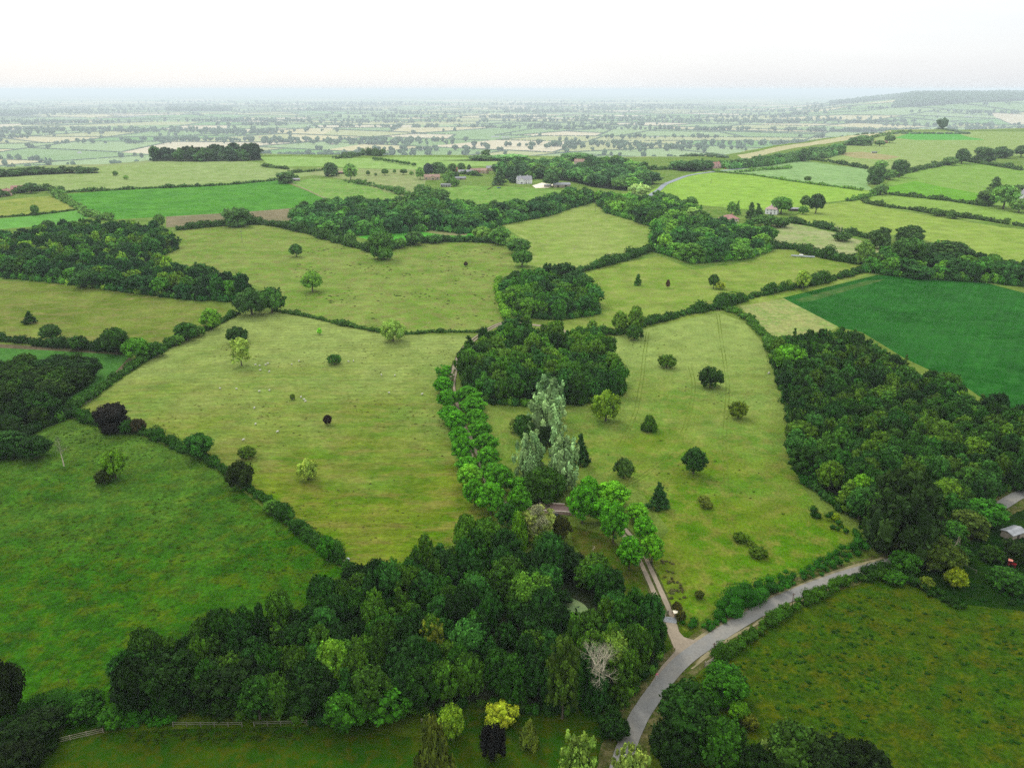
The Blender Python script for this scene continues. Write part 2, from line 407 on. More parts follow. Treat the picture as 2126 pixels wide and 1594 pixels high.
def T(kind, px, yt, yb, w, rgb, label, cat=None, group=None, name=None, v=None):
    p, r, h = fit(px, yt, yb, w)
    cat = cat or ('bush' if kind == 'bush' else 'tree')
    return place_tree(kind, p - np.array([0, 0, .1]), r, h, leafcol(rgb, math.hypot(p[0], p[1]), 2.5 + .7*min(1, max(0, (p[1] - 300)/500))), label, cat, group, name=name, v=v)

# ------------------------------------------------------------------ the ground: one sheet, cut along the field edges
def D2(p): return math.hypot(*g(*p)[:2])
def fm(name, px, c1, c2, c3, **kw):
    d = D2(px); return field_mat(name, alb(c1, d), alb(c2, d), alb(c3, d), **kw)
FIELDS = [   # name, outline in the photo, material
 ('upland', [(-300,358),(0,352),(200,346),(330,336),(540,322),(900,322),(1250,327),(1400,327),(1500,322),(1600,304),(1700,289),(1780,279),(1850,270),(2126,267),(2500,267),(2700,700),(-500,700)],
  fm('upland_grass', (1100,450), (128,160,80), (112,150,70), (150,165,95))),
 ('lower', [(-600,600),(2700,600),(3500,1900),(-1200,1900)],
  fm('rough_grass', (1300,1300), (66,98,12), (80,110,20), (104,116,40), patch=30, tuft=.3, zone=((.115,.165,.026), 140, 210))),
 ('f1', [(-200,372),(0,352),(200,346),(330,336),(480,330),(560,342),(665,362),(580,372),(400,385),(130,398),(60,392),(0,405),(-200,420)],
  fm('pasture_pale', (300,365), (164,188,120), (150,180,105), (176,190,135))),
 ('f7', [(540,326),(700,328),(900,326),(1050,328),(1260,331),(1180,345),(900,347),(860,352),(700,347),(560,345)],
  fm('pasture_light', (900,336), (165,200,118), (150,192,105), (172,200,130))),
 ('f8', [(660,348),(860,352),(884,372),(880,395),(850,412),(720,373),(640,362)],
  fm('pasture_straw', (780,375), (165,182,120), (150,175,108), (182,180,138))),
 ('f2', [(-60,424),(40,412),(105,407),(162,436),(0,452),(-60,458)], fm('meadow_yellow', (60,430), (160,176,92), (140,165,80), (178,180,105))),
 ('f3', [(-60,460),(162,437),(190,450),(140,466),(0,476),(-60,480)], fm('young_crop', (60,460), (120,182,88), (112,176,82), (126,184,96))),
 ('f4', [(135,403),(400,386),(580,375),(692,418),(610,432),(345,450),(235,456),(190,442)],
  fm('green_crop', (400,415), (96,160,72), (108,172,76), (88,148,64), rows=(1.35,11,.06))),
 ('f5', [(345,450),(610,432),(640,436),(600,458),(440,470),(345,472)], fm('ploughed_strip', (480,452), (152,144,112), (140,138,104), (160,150,122), rows=(1.35,6,.08))),
 ('f6', [(596,379),(650,371),(720,374),(850,412),(840,430),(700,421)], fm('meadow_bright', (740,395), (138,185,88), (120,172,80), (172,180,125), tuft=.5)),
 ('f9', [(880,398),(960,385),(1060,388),(1180,396),(1190,408),(1090,420),(1000,430),(930,428),(900,410)], fm('paddock', (1000,400), (138,182,88), (124,172,82), (160,182,110))),
 ('f10', [(300,530),(370,478),(470,468),(560,468),(620,470),(700,500),(780,522),(870,505),(1050,505),(1075,540),(1050,590),(1050,668),(980,692),(850,692),(700,668),(590,648),(560,600),(400,560)],
  fm('pasture_hummocky', (750,590), (150,174,86), (130,166,68), (156,156,94), patch=35, tuft=.9, hump=.5)),
 ('f11', [(742,492),(800,480),(900,473),(975,480),(990,494),(900,496),(790,502)], fm('vivid_crop', (860,488), (98,190,70), (110,190,75), (90,178,70))),
 ('f11b', [(820,480),(860,472),(930,469),(975,478),(968,489),(925,489),(870,480)], fm('fallow_edge', (920,478), (168,168,118), (150,162,100), (176,168,130))),
 ('f12', [(1030,465),(1150,440),(1225,418),(1360,465),(1350,500),(1330,524),(1250,548),(1150,562),(1095,550),(1095,500)],
  fm('pasture_dry', (1220,490), (160,182,96), (148,178,84), (174,184,112), tuft=.35)),
 ('f13', [(1190,580),(1250,552),(1370,532),(1440,560),(1560,542),(1620,515),(1800,545),(1830,562),(1700,600),(1500,648),(1340,680),(1180,696),(1150,670),(1250,650),(1240,600)],
  fm('pasture_soft', (1450,600), (152,176,82), (134,168,68), (160,170,94), tuft=.5)),
 ('f15', [(1480,356),(1640,330),(1800,350),(1812,372),(1800,385),(1818,397),(1700,384),(1560,363)], fm('barley_pale', (1650,355), (160,198,130), (150,190,122), (170,200,140), rows=(.8,9,.04))),
 ('f14', [(1340,402),(1390,377),(1450,357),(1560,364),(1700,385),(1818,398),(1770,413),(1700,422),(1690,440),(1540,434),(1430,424)],
  fm('meadow_lime', (1560,400), (162,204,92), (152,196,86), (172,204,102))),
 ('f16', [(1660,325),(1740,300),(1790,286),(1850,276),(2000,273),(2300,272),(2500,300),(2300,305),(1990,332),(1880,352),(1820,352),(1740,342)],
  fm('upland_pasture', (1900,310), (166,192,124), (156,186,114), (176,190,134))),
 ('f17', [(1855,286),(1890,275),(1980,276),(2045,291),(1900,291)], fm('clover', (1950,283), (122,192,112), (114,186,104), (132,196,120))),
 ('f18', [(1730,318),(1790,315),(1870,326),(1840,332),(1775,328)], fm('bare_paddock', (1800,322), (188,182,136), (178,180,130), (196,180,140))),
 ('strip', [(1545,332),(1600,318),(1700,300),(1790,286),(1850,277),(1850,271),(1780,281),(1700,292),(1600,308),(1530,322)],
  fm('stubble', (1680,298), (210,208,165), (200,202,158), (214,208,170), rows=(.4,9,.03))),
 ('f19', [(1830,388),(1880,360),(1990,332),(2126,345),(2400,352),(2400,450),(2060,425),(1900,410)], fm('meadow_right', (2000,370), (150,188,100), (138,182,88), (158,186,112))),
 ('f19b', [(1826,392),(1900,376),(2050,405),(2060,427),(1850,403)], fm('meadow_right_lush', (1900,395), (120,182,70), (128,186,78), (134,184,84))),
 ('f20', [(1800,411),(1840,403),(2050,428),(2400,470),(2400,490),(2080,466),(1950,447),(1840,432)], fm('hay_meadow', (1980,435), (155,192,96), (146,184,86), (164,192,108))),
 ('f21', [(1690,427),(1800,413),(1840,433),(2080,472),(2400,505),(2500,640),(2100,555),(1990,520),(1900,492),(1800,482),(1680,462),(1650,450)],
  fm('hay_field', (1950,480), (162,190,92), (150,182,82), (172,188,106))),
 ('f22', [(1575,470),(1640,461),(1750,488),(1830,513),(1845,538),(1780,542),(1700,518),(1600,500)], fm('scrubby_field', (1700,495), (150,180,100), (176,188,128), (192,188,140), patch=22, mid=4, tuft=.6)),
 ('f23', [(1625,618),(1700,600),(1820,571),(1950,575),(2050,588),(2126,608),(2400,700),(2600,1000),(2150,900),(2000,800),(1880,745),(1790,690),(1735,678)],
  fm('dark_crop', (1950,690), (54,116,52), (47,107,46), (62,125,56), patch=70, mid=9, rows=(.62,5,.09), amt=.4)),
 ('f23b', [(1650,622),(1710,606),(1800,583),(1840,580),(1780,597),(1690,624),(1665,628)], fm('thin_crop', (1740,605), (84,124,64), (74,124,60), (110,130,78))),
 ('f24', [(1535,636),(1628,620),(1740,678),(1700,700),(1620,712),(1560,660)], fm('dry_meadow', (1640,660), (172,184,108), (150,178,94), (188,182,124), patch=14, mid=3)),
 ('f25', [(-200,588),(0,582),(150,590),(300,612),(450,636),(500,648),(400,692),(330,718),(230,715),(0,705),(-200,690)],
  fm('pasture_left', (200,640), (132,152,70), (116,140,58), (148,146,88), tuft=.8, streak=2)),
 ('f26', [(-100,716),(0,716),(130,725),(262,733),(272,748),(235,782),(165,838),(100,850),(60,800),(0,780),(-100,780)],
  fm('drilled_crop', (200,770), (84,138,62), (76,130,56), (98,146,70), rows=(-.7,3,.06))),
 ('f26b', [(-100,712),(0,714),(130,722),(262,731),(262,737),(130,729),(0,722),(-100,722)], fm('bare_headland', (150,727), (118,110,84), (104,108,76), (130,118,92))),
 ('f26c', [(268,742),(278,750),(240,785),(170,842),(160,838),(232,780)], fm('bare_headland_edge', (230,780), (124,116,88), (96,120,62), (130,118,92))),
 ('A', [(170,852),(250,790),(340,730),(400,698),(490,648),(590,648),(700,670),(850,695),(980,697),(955,730),(938,800),(925,860),(945,960),(985,1040),(1045,1075),(900,1150),(740,1200),(640,1120),(560,1055),(430,950),(270,897)],
  fm('big_pasture', (600,850), (124,146,46), (98,138,28), (146,144,70), patch=28, mid=5, tuft=.6, streak=2.2, rows=(1.52,4.6,.09), hump=.5, zone=((.185,.235,.06), 215, 370))),
 ('C', [(1255,705),(1340,682),(1490,648),(1545,668),(1605,735),(1620,800),(1638,900),(1650,985),(1700,1060),(1800,1115),(1700,1170),(1500,1255),(1425,1312),(1390,1275),(1330,1170),(1390,1100),(1330,1020),(1200,980),(1150,960),(1010,960),(1000,850),(1180,850),(1290,820),(1298,760)],
  fm('parkland', (1450,900), (116,144,42), (92,140,24), (142,146,66), patch=24, mid=5, tuft=.4, zone=((.18,.235,.058), 210, 370))),
 ('Cs', [(1180,1090),(1260,1110),(1330,1175),(1385,1270),(1330,1250),(1250,1200),(1190,1130)], fm('bank_grass', (1280,1160), (84,104,30), (74,104,22), (108,104,52), patch=12, mid=3)),
 ('B', [(-500,1000),(-100,960),(60,890),(150,868),(280,900),(430,958),(560,1065),(740,1205),(640,1290),(460,1400),(300,1470),(230,1500),(120,1530),(-700,1600)],
  fm('rank_meadow', (300,1150), (56,108,1), (64,118,2), (92,112,22), c3amt=.75, patch=20, mid=5, fine=1.1, tuft=.3, amt=.62, hump=.6, zone=((.078,.135,.020), 165, 330))),
 ('D', [(1440,1410),(1500,1360),(1590,1300),(1710,1235),(1790,1195),(1860,1190),(1960,1240),(2100,1258),(2700,1350),(2900,1800),(1900,1800),(1700,1620),(1400,1700),(1390,1500)],
  fm('rushy_meadow', (1800,1400), (72,102,5), (62,100,5), (94,100,24), c3amt=.75, patch=14, mid=4, fine=1.0, tuft=.35, amt=.52, hump=.4)),
 ('E', [(-200,1700),(60,1575),(130,1555),(225,1520),(400,1512),(670,1506),(760,1520),(860,1530),(950,1490),(1060,1465),(1250,1470),(1270,1540),(1250,1800)],
  fm('lawn', (700,1560), (66,100,8), (52,98,4), (90,98,20), patch=10, mid=2.5, fine=.5, amt=.25)),
 ('G', [(2040,1060),(2126,1035),(2500,1100),(2500,1330),(2100,1265),(1960,1250),(1850,1190),(1950,1130)],
  fm('orchard_grass', (2050,1180), (26,66,14), (30,74,16), (50,78,26), patch=12, mid=3, fine=.6)),
]
def wood_outline(poly):      # the far rim of a wood is seen at crown height, the near rim at the ground
    q = np.array(poly, float); f = (q[:, 1] - q[:, 1].min())/np.ptp(q[:, 1]); return np.array([g(x, y, dz=7.5 - 6.5*t)[:2] for (x, y), t in zip(poly, f)])
def inset(P, d):
    if np.dot(P[:, 0], np.roll(P[:, 1], -1)) < np.dot(P[:, 1], np.roll(P[:, 0], -1)): P = P[::-1]
    t = np.roll(P, -1, 0) - P; t /= np.linalg.norm(t, axis=1)[:, None] + 1e-9; n = np.column_stack([-t[:, 1], t[:, 0]]); m = n + np.roll(n, 1, 0); m /= np.linalg.norm(m, axis=1)[:, None] + 1e-9
    return P + m*d
WOODFLOOR = []            # filled from the woods below: dark leaf litter and bramble
RNG = np.random.default_rng(11)
def densify(P, step):
    out = []
    for a, b in zip(P, np.roll(P, -1, 0)):
        st = max(step, .02*np.linalg.norm(a)); n = max(1, int(np.linalg.norm(b - a)/st))
        out += [a + (b - a)*k/n for k in range(n)]
    return np.array(out)
# the vale: a patchwork of fields split and split again
def clipsplit(P, p, n):
    def half(s):
        o = []
        for a, b in zip(P, np.roll(P, -1, 0)):
            da, db = s*np.dot(a - p, n), s*np.dot(b - p, n)
            if da >= 0: o.append(a)
            if da*db < 0: o.append(a + (b - a)*da/(da - db))
        return np.array(o)
    return half(1), half(-1)
def area(P):
    x, y = P[:, 0], P[:, 1]; return .5*abs(np.dot(x, np.roll(y, -1)) - np.dot(y, np.roll(x, -1)))
VALEF = []
def split(P, depth=0):
    c = P.mean(0); A = area(P); target = (560 + c[1]*.035)**2*RNG.uniform(.6, 2.2)
    if depth > 14 or A < target: VALEF.append(P); return
    Q = P - c; _, vec = np.linalg.eigh(Q.T @ Q); n = vec[:, 1] + RNG.normal(size=2)*.16; n /= np.linalg.norm(n)
    if RNG.random() < .12: n = np.array([-n[1], n[0]])
    a, b = clipsplit(P, c + Q[RNG.integers(len(Q))]*.15*RNG.random(), n)
    if len(a) < 3 or len(b) < 3: VALEF.append(P); return
    split(a, depth + 1); split(b, depth + 1)
split(np.array([(-1900, 1300), (2400, 1300), (31000, 40000), (-29000, 40000)], float))
def beyond(P):
    c = P.mean(0); u = c[0]/c[1]
    return c[1] > np.interp(u, _bu, _bd) + 450
VALEF = [P for P in VALEF if beyond(P)]
def vm(name, rgb, rgb2, dark=1.): return field_mat(name, np.array(rgb)*dark*1.0, np.array(rgb2)*dark*1.0, np.array(rgb)*.95*dark, patch=220, mid=60, fine=20, amt=.14)
VMATS = [vm('vale_pasture', (.15,.235,.075), (.125,.215,.06)), vm('vale_meadow', (.19,.27,.10), (.17,.25,.09)), vm('vale_green_crop', (.09,.20,.045), (.12,.24,.05)),
         vm('vale_stubble', (.42,.37,.24), (.38,.34,.21)), vm('vale_ripe_corn', (.38,.34,.17), (.34,.32,.16)), vm('vale_dry_grass', (.28,.29,.12), (.25,.28,.11)), vm('vale_far_land', (.13,.19,.06), (.20,.22,.09))]
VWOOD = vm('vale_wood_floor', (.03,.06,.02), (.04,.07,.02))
WOODS = [   # name, canopy outline in the photo, tree spacing, height range, colours, how the wood is called
 ('front', [(240,1400),(330,1350),(480,1305),(620,1262),(740,1195),(850,1160),(925,1105),(960,1088),(1030,1100),(1080,1135),(1130,1130),(1180,1132),(1255,1165),(1262,1215),(1325,1240),(1375,1300),(1382,1350),(1345,1400),(1300,1450),(1240,1470),(1100,1480),(980,1460),(900,1480),(700,1500),(560,1490),(400,1480),(260,1460)],
   4.7, (8, 13), [(34,66,24),(28,58,26),(44,74,28),(24,50,24),(52,84,30),(36,70,38)], 'wood between the rough meadow and the lawn'),
 ('right', [(1600,715),(1640,695),(1780,688),(1830,725),(1900,765),(2000,808),(2126,862),(2200,900),(2200,1000),(2090,1010),(2030,1050),(1960,1085),(1880,1100),(1800,1085),(1740,1050),(1690,1010),(1650,960),(1640,860),(1622,780)],
   5.7, (8, 12), [(36,72,32),(28,60,32),(50,82,38),(34,66,26),(44,78,44),(60,88,36)], 'big wood along the dark green crop'),
 ('centre', [(965,725),(1010,695),(1060,676),(1130,678),(1190,692),(1250,708),(1288,745),(1296,808),(1255,828),(1100,840),(1020,836),(975,812),(952,770)],
   5.9, (9, 14), [(44,80,36),(34,68,38),(56,92,38),(40,74,46),(66,98,44)], 'copse in the middle of the park'),
 ('upper', [(1045,590),(1085,562),(1180,555),(1210,580),(1240,620),(1240,648),(1160,662),(1065,652)], 8, (9, 14), [(50,90,42),(40,78,48),(66,102,46),(36,70,44)], 'copse above the bend of the track'),
 ('left', [(-80,500),(0,498),(60,482),(180,464),(330,474),(368,500),(330,520),(260,522),(360,556),(470,584),(522,602),(516,625),(380,618),(200,592),(0,566),(-80,560)], 8.5, (9, 15),
   [(38,78,40),(30,66,44),(56,94,44),(44,84,48),(84,116,52),(30,62,40)], 'long wood at the left edge'),
 ('corner', [(-60,745),(0,745),(60,738),(185,746),(188,765),(110,815),(140,850),(60,885),(40,930),(-60,960)], 7.5, (8, 11), [(24,52,20),(34,62,24),(28,56,28),(40,68,26)], 'dark wood in the left corner by the drilled crop'),
 ('belt', [(600,470),(622,432),(700,424),(850,428),(880,402),(930,430),(1000,438),(1080,430),(1220,394),(1238,405),(1150,436),(1060,456),(1010,474),(960,482),(900,474),(740,486),(690,490)], 13, (11, 17),
   [(48,88,58),(40,78,56),(66,106,62),(56,96,62)], 'tree belt below the farm'),
 ('diagonal', [(1235,402),(1350,412),(1440,432),(1480,464),(1596,488),(1604,512),(1560,532),(1440,545),(1356,515),(1352,488),(1358,462),(1262,430)], 12, (10, 16),
   [(52,94,54),(44,82,56),(74,114,60),(60,102,50),(84,122,64)], 'wood running down to the bungalow'),
 ('band', [(1795,552),(1840,515),(1900,505),(2000,520),(2126,565),(2200,580),(2200,600),(2050,580),(1900,568)], 10, (8, 13), [(50,92,44),(40,78,46),(70,108,50)], 'tree band above the dark green crop'),
 ('brow', [(312,334),(345,318),(420,312),(460,314),(540,318),(548,330),(480,334),(400,335)], 15, (9, 24), [(42,66,66),(48,74,70),(58,92,70)], 'dark clump on the brow of the hill'),
 ('farm', [(1030,366),(1034,350),(1120,338),(1200,334),(1260,332),(1330,346),(1366,378),(1300,396),(1230,386),(1190,372),(1120,366)], 17, (12, 20), [(66,106,78),(56,92,76),(88,128,84)], 'wooded grounds beside the white farmhouse'),
 ('gable', [(1396,344),(1440,338),(1478,336),(1484,348),(1450,356),(1410,354)], 16, (10, 16), [(74,112,84),(64,100,80)], 'trees beside the gabled house'),
 ('lane', [(1500,346),(1560,340),(1620,328),(1680,314),(1740,306),(1752,312),(1700,324),(1640,333),(1590,342),(1520,350)], 20, (10, 18), [(72,112,90),(82,120,92)], 'trees along the distant lane'),
 ('uphill', [(1755,296),(1800,284),(1808,292),(1790,300),(1758,302)], 18, (10, 16), [(74,112,96)], 'trees round the hilltop houses'),
 ('edge', [(-80,360),(0,354),(60,350),(204,346),(206,352),(60,360),(-80,370)], 13, (6, 10), [(56,84,70),(62,92,72)], 'tree line on the brow at the left edge'),
 ('village', [(900,330),(1010,322),(1040,324),(1250,326),(1260,334),(1020,334)], 40, (9, 13), [(84,124,100)], 'tree line behind the farm pasture'),
]
for wn, poly, *_ in WOODS:
    WOODFLOOR.append(('wood_' + wn, poly))
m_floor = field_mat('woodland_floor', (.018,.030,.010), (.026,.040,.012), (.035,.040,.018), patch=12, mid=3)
def make_ground():
    pts, edges, faces, fm_ = [], [], [], []
    mats = []
    def addpoly(P, mi, step, prio):
        P = np.array(P); P = P if np.dot(P[:, 0], np.roll(P[:, 1], -1)) > np.dot(P[:, 1], np.roll(P[:, 0], -1)) else P[::-1]
        P = densify(P, step); b = len(pts); n = len(P)
        pts.extend([tuple(q) for q in P]); faces.append(list(range(b, b + n))); fm_.append((prio, mi))
    mats.append(VMATS[6])
    for P in VALEF:
        r = RNG.random(); k = int(np.searchsorted(np.cumsum([.24,.20,.12,.10,.12,.22]), r)); c = P.mean(0)
        k = min(k, 5)
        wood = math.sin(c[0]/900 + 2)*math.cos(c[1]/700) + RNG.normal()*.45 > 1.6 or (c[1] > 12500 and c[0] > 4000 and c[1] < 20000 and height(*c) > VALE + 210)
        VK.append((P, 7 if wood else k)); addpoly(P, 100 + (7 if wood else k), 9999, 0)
    for name, poly, m in FIELDS:
        mats.append(m); P = g_many(poly)[:, :2]; addpoly(P, len(mats) - 1, 12, 1 + len(mats))
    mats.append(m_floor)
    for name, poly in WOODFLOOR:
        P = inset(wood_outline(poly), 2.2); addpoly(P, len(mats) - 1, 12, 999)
    vbase = len(mats); mats.extend(VMATS[:6]); mats.append(VWOOD)
    # carrier grid: fine near the camera, coarse far away
    y = -300.0; row = 0
    while y < 76000:
        step = max(9, .03*max(y, 0)) if y < 9000 else .08*y
        if y < 40: step = 40
        w = max(300, .76*y + 240); xs = np.arange(-w, w + 1, max(step*1.15, 10)) + (row % 2)*step*.5
        pts.extend([(float(x), float(y)) for x in xs]); y += step; row += 1
    for k in range(40): pts.append((-60000 + k*3000.0, 80000.0))
    pts.extend([(-60000.0, -300.0), (60000.0, -300.0), (-60000.0, 30000.0), (60000.0, 30000.0), (60000.0, 80000.0)])
    r = delaunay_2d_cdt([Vector(p) for p in pts], [], faces, 0, .02, True)
    V2 = np.array([v[:] for v in r[0]]); Fc = np.array([f[:3] for f in r[2]], np.int32)
    mi = []
    for o in r[5]:
        if not len(o): mi.append(0); continue
        p, m = max(fm_[k] for k in o)
        mi.append(m if m < 100 else vbase + (m - 100 if m < 106 else 6))
    z = height(V2[:, 0], V2[:, 1]); V = np.column_stack([V2, z])
    a, b, c = V[Fc[:, 0]], V[Fc[:, 1]], V[Fc[:, 2]]; nz_ = np.cross(b - a, c - a)[:, 2]
    Fc[nz_ < 0] = Fc[nz_ < 0][:, ::-1]
    me = np_mesh('ground', V, [Fc], mats, midx=mi, smooth=True)
    tag(link('ground', me), 'rolling green farmland of pastures, crops and the wide patchwork vale beyond', None, kind='structure')
VK = []
make_ground()

# ------------------------------------------------------------------ lane, tracks, pond, stream
def smooth(P, n=8):
    P = np.asarray(P, float); out = []
    Q = np.vstack([2*P[0] - P[1], P, 2*P[-1] - P[-2]])
    for i in range(1, len(Q) - 2):
        for k in range(n):
            t = k/n; out.append(.5*((2*Q[i]) + (-Q[i-1] + Q[i+1])*t + (2*Q[i-1] - 5*Q[i] + 4*Q[i+1] - Q[i+2])*t*t + (-Q[i-1] + 3*Q[i] - 3*Q[i+1] + Q[i+2])*t**3))
    out.append(P[-1]); return np.array(out)
def resample(P, step):
    d = np.r_[0, np.cumsum(np.linalg.norm(np.diff(P, axis=0), axis=1))]; n = max(2, int(d[-1]/step) + 1); s = np.linspace(0, d[-1], n)
    return np.column_stack([np.interp(s, d, P[:, k]) for k in range(P.shape[1])])
def line(px, step=2.0, dz=0.0): return resample(smooth(g_many(px, dz)[:, :2]), step)
def normals(P):
    t = np.gradient(P, axis=0); t /= np.linalg.norm(t, axis=1)[:, None]; return np.column_stack([-t[:, 1], t[:, 0]])
def ribbon(name, P, w, z, mat, label, kind='structure', off=0, wob=.0, cat=None, cross=5):
    n = normals(P); rng = np.random.default_rng(len(P)); K = len(P); w = np.broadcast_to(w, (K,))
    sm = lambda: np.convolve(rng.normal(size=K + 8), np.ones(9)/9, 'valid')*wob*3
    L, Rr = off - w/2 + sm(), off + w/2 + sm()
    t = np.linspace(0, 1, cross); X = P[:, None, :] + n[:, None, :]*(L[:, None] + (Rr - L)[:, None]*t)[:, :, None]
    Z = height(X[..., 0], X[..., 1]) + z; V = np.concatenate([X, Z[..., None]], 2).reshape(-1, 3)
    i = np.arange(K - 1)[:, None]*cross + np.arange(cross - 1)[None]; i = i.ravel()
    Q = np.stack([i, i + cross, i + cross + 1, i + 1], 1)
    a, b, c = V[Q[:, 0]], V[Q[:, 1]], V[Q[:, 2]]
    if np.cross(b - a, c - a)[:, 2].mean() < 0: Q = Q[:, ::-1]
    return tag(link(name, np_mesh(name, V, [Q], [mat], smooth=True)), label, cat, kind=kind)
def asphalt(name, rgb, worn):
    s = NT(name); co = s.coord(); a, b = lin(rgb)/LIGHT, lin(worn)/LIGHT
    col = s.mix(s.ramp(s.noise(co, .12, 5, .7), .4, .65), tuple(a), tuple(b))
    col = s.scale(col, s.ramp(s.noise(co, 1.5, 4, .7), .3, .7, .86, 1.14)); crk = s.noise(co, .45, 8, .8)
    col = s.mix(s.ramp(crk, .62, .66, 0, .5), col, tuple(a*.55))
    s.p.inputs['Roughness'].default_value = .8
    return s.out(col, crk, .3, .05)
M_ASPH = asphalt('asphalt', (158,157,150), (168,163,150)); M_ASPHF = asphalt('far_asphalt', (170,180,185), (180,186,188))
M_GRAVEL = asphalt('gravel', (170,156,134), (190,174,148)); M_VERGE = fm('dry_verge', (1600,1260), (110,112,62), (88,108,40), (150,138,98), patch=5, mid=1.5, fine=.4)
M_SAND = asphalt('sandy_verge', (176,164,126), (150,144,104))
M_TRACKG = fm('track_grass', (1350,1220), (96,106,56), (84,104,44), (120,116,76), patch=4, mid=1.2, fine=.4)
LANE = [(1262,1660),(1283,1605),(1301,1550),(1326,1490),(1368,1428),(1414,1375),(1468,1335),(1532,1294),(1600,1256),(1690,1218),(1770,1190),(1850,1168),(1930,1140),(2000,1100),(2060,1062),(2126,1022),(2220,985)]
lp = line(LANE, 1.5)
ribbon('lane_verge', lp, 8.6, .07, M_VERGE, 'grassy dusty verge on both sides of the narrow lane', wob=.5)
ribbon('lane', lp, 3.75, .19, M_ASPH, 'narrow grey asphalt lane curving from the bottom edge up to the right', wob=.05)
sp = line(LANE[5:12], 1.5); ribbon('lane_shoulder', sp, .9, .13, M_SAND, 'sandy worn shoulder along the field side of the lane', off=-2.5, wob=.3)
ribbon('lane_shoulder', sp, .9, .13, M_SAND, 'pale gravel shoulder along the park side of the lane', off=2.15, wob=.12)
jp = g_many([(1384,1292),(1398,1290),(1408,1310),(1420,1323),(1440,1329),(1462,1326),(1500,1312),(1470,1340),(1430,1366),(1395,1392),(1340,1460),(1346,1428),(1372,1385),(1402,1352),(1402,1338)])[:, :2]
bmj = np_mesh('junction', np.column_stack([jp, height(jp[:, 0], jp[:, 1]) + .16]), [np.arange(len(jp))[None, :]], [M_GRAVEL])
tag(link('track_mouth', bmj), 'pale gravel mouth where the farm track meets the lane', kind='structure')
TRACK = [(1412,1345),(1398,1310),(1388,1280),(1372,1243),(1354,1205),(1338,1170),(1322,1140),(1300,1110),(1268,1080),(1232,1066),(1190,1058),(1145,1055),(1100,1053),(1062,1050),(1030,1040),(1008,1018),(998,985),(985,945),(968,900),(952,865),(942,830),(938,800),(944,770),(956,738),(975,712),(1005,690),(1030,676),(1055,669),(1085,672)]
tp = line(TRACK, 2.0)
ribbon('track_grass_strip', tp, 3.6, .06, M_TRACKG, 'worn grassy strip of the farm track through the park', wob=.3)
ribbon('track', tp, .95, .12, M_GRAVEL, 'left wheel rut of the pale gravel farm track', off=.95, wob=.12)
ribbon('track', tp, .95, .12, M_GRAVEL, 'right wheel rut of the pale gravel farm track', off=-.95, wob=.12)
t2 = line([(1080,672),(1120,676),(1150,679),(1168,686),(1175,700)], 2); ribbon('track', t2, 3.0, .13, M_GRAVEL, 'bend of the gravel track between the two copses', wob=.2)
fr = line([(1340,412),(1366,396),(1385,381),(1425,366),(1480,357),(1540,350),(1580,342),(1620,332),(1660,322),(1720,308),(1765,300)], 8)
ribbon('far_lane', fr, 7, .25, M_ASPHF, 'pale lane passing the gabled house far up the hill', wob=.3)
ribbon('field_path', line([(692,418),(640,396),(598,378)], 6), 2.6, .12, M_SAND, 'thin dry path along the edge of the big green crop', wob=.3)
ribbon('farm_path', line([(1045,375),(1028,384),(1012,394)], 4), 2.4, .12, M_TRACKG, 'pale trodden path in the paddock below the white farmhouse', wob=.3)
M_MOWN = fm('trodden_grass', (1400,850), (122,148,58), (126,150,60), (134,148,66), patch=6, mid=1.5)
for k, pl in enumerate([[(1345,690),(1338,740),(1332,790),(1318,860),(1290,920),(1268,980)], [(1490,650),(1500,720),(1510,790),(1508,860),(1504,930),(1508,1010),(1516,1080),(1528,1130)], [(1432,760),(1440,800),(1430,860),(1400,930),(1330,990),(1290,1010)], [(1228,560),(1250,600),(1272,650)]]):
    P = line(pl, 3); lab = ['faint wheel marks curving down the left side of the park', 'faint wheel marks running down the middle of the park', 'faint wheel marks slanting between the park bushes', 'faint wheel marks in the pasture right of the upper copse'][k]
    ribbon('wheel_marks', P, .28, .05, M_MOWN, lab, off=.7, wob=.12, cross=2); ribbon('wheel_marks', P, .28, .05, M_MOWN, lab, off=-.7, wob=.12, cross=2)
s = NT('algae'); co = s.coord(); cc = s.mix(s.ramp(s.noise(co, .25, 5, .7), .4, .6), (.17,.23,.09), (.10,.17,.06)); s.p.inputs['Roughness'].default_value = .45; M_ALGAE = s.out(s.mix(s.ramp(s.noise(co, .6, 4), .62, .66), cc, (.02,.03,.02)))
s = NT('dark_water'); s.p.inputs['Roughness'].default_value = .06; s.p.inputs['Specular IOR Level'].default_value = .6; M_WATER = s.out((.02,.03,.035), s.noise(s.coord(), 1.2, 3), .05, .05)
def blob(name, px, dz, mat, label):
    P = g_many(px)[:, :2]; P = np.vstack([P, P[:1]]); P = smooth(P, 6)[:-1]; z = float(height(*P.mean(0))) + dz
    tag(link(name, np_mesh(name, np.column_stack([P, np.full(len(P), z)]), [np.arange(len(P))[None, ::-1] if True else None], [mat])), label, kind='structure')
blob('pond', [(1150,1252),(1175,1242),(1195,1246),(1218,1262),(1222,1285),(1216,1305),(1195,1305),(1188,1285),(1160,1268)], .35, M_ALGAE, 'pale green algae-covered pond among the trees')
blob('stream', [(1150,1064),(1160,1066),(1154,1085),(1148,1105),(1146,1128),(1128,1130),(1128,1108),(1136,1090),(1142,1074)], .3, M_WATER, 'dark narrow stream running out from under the bridge')

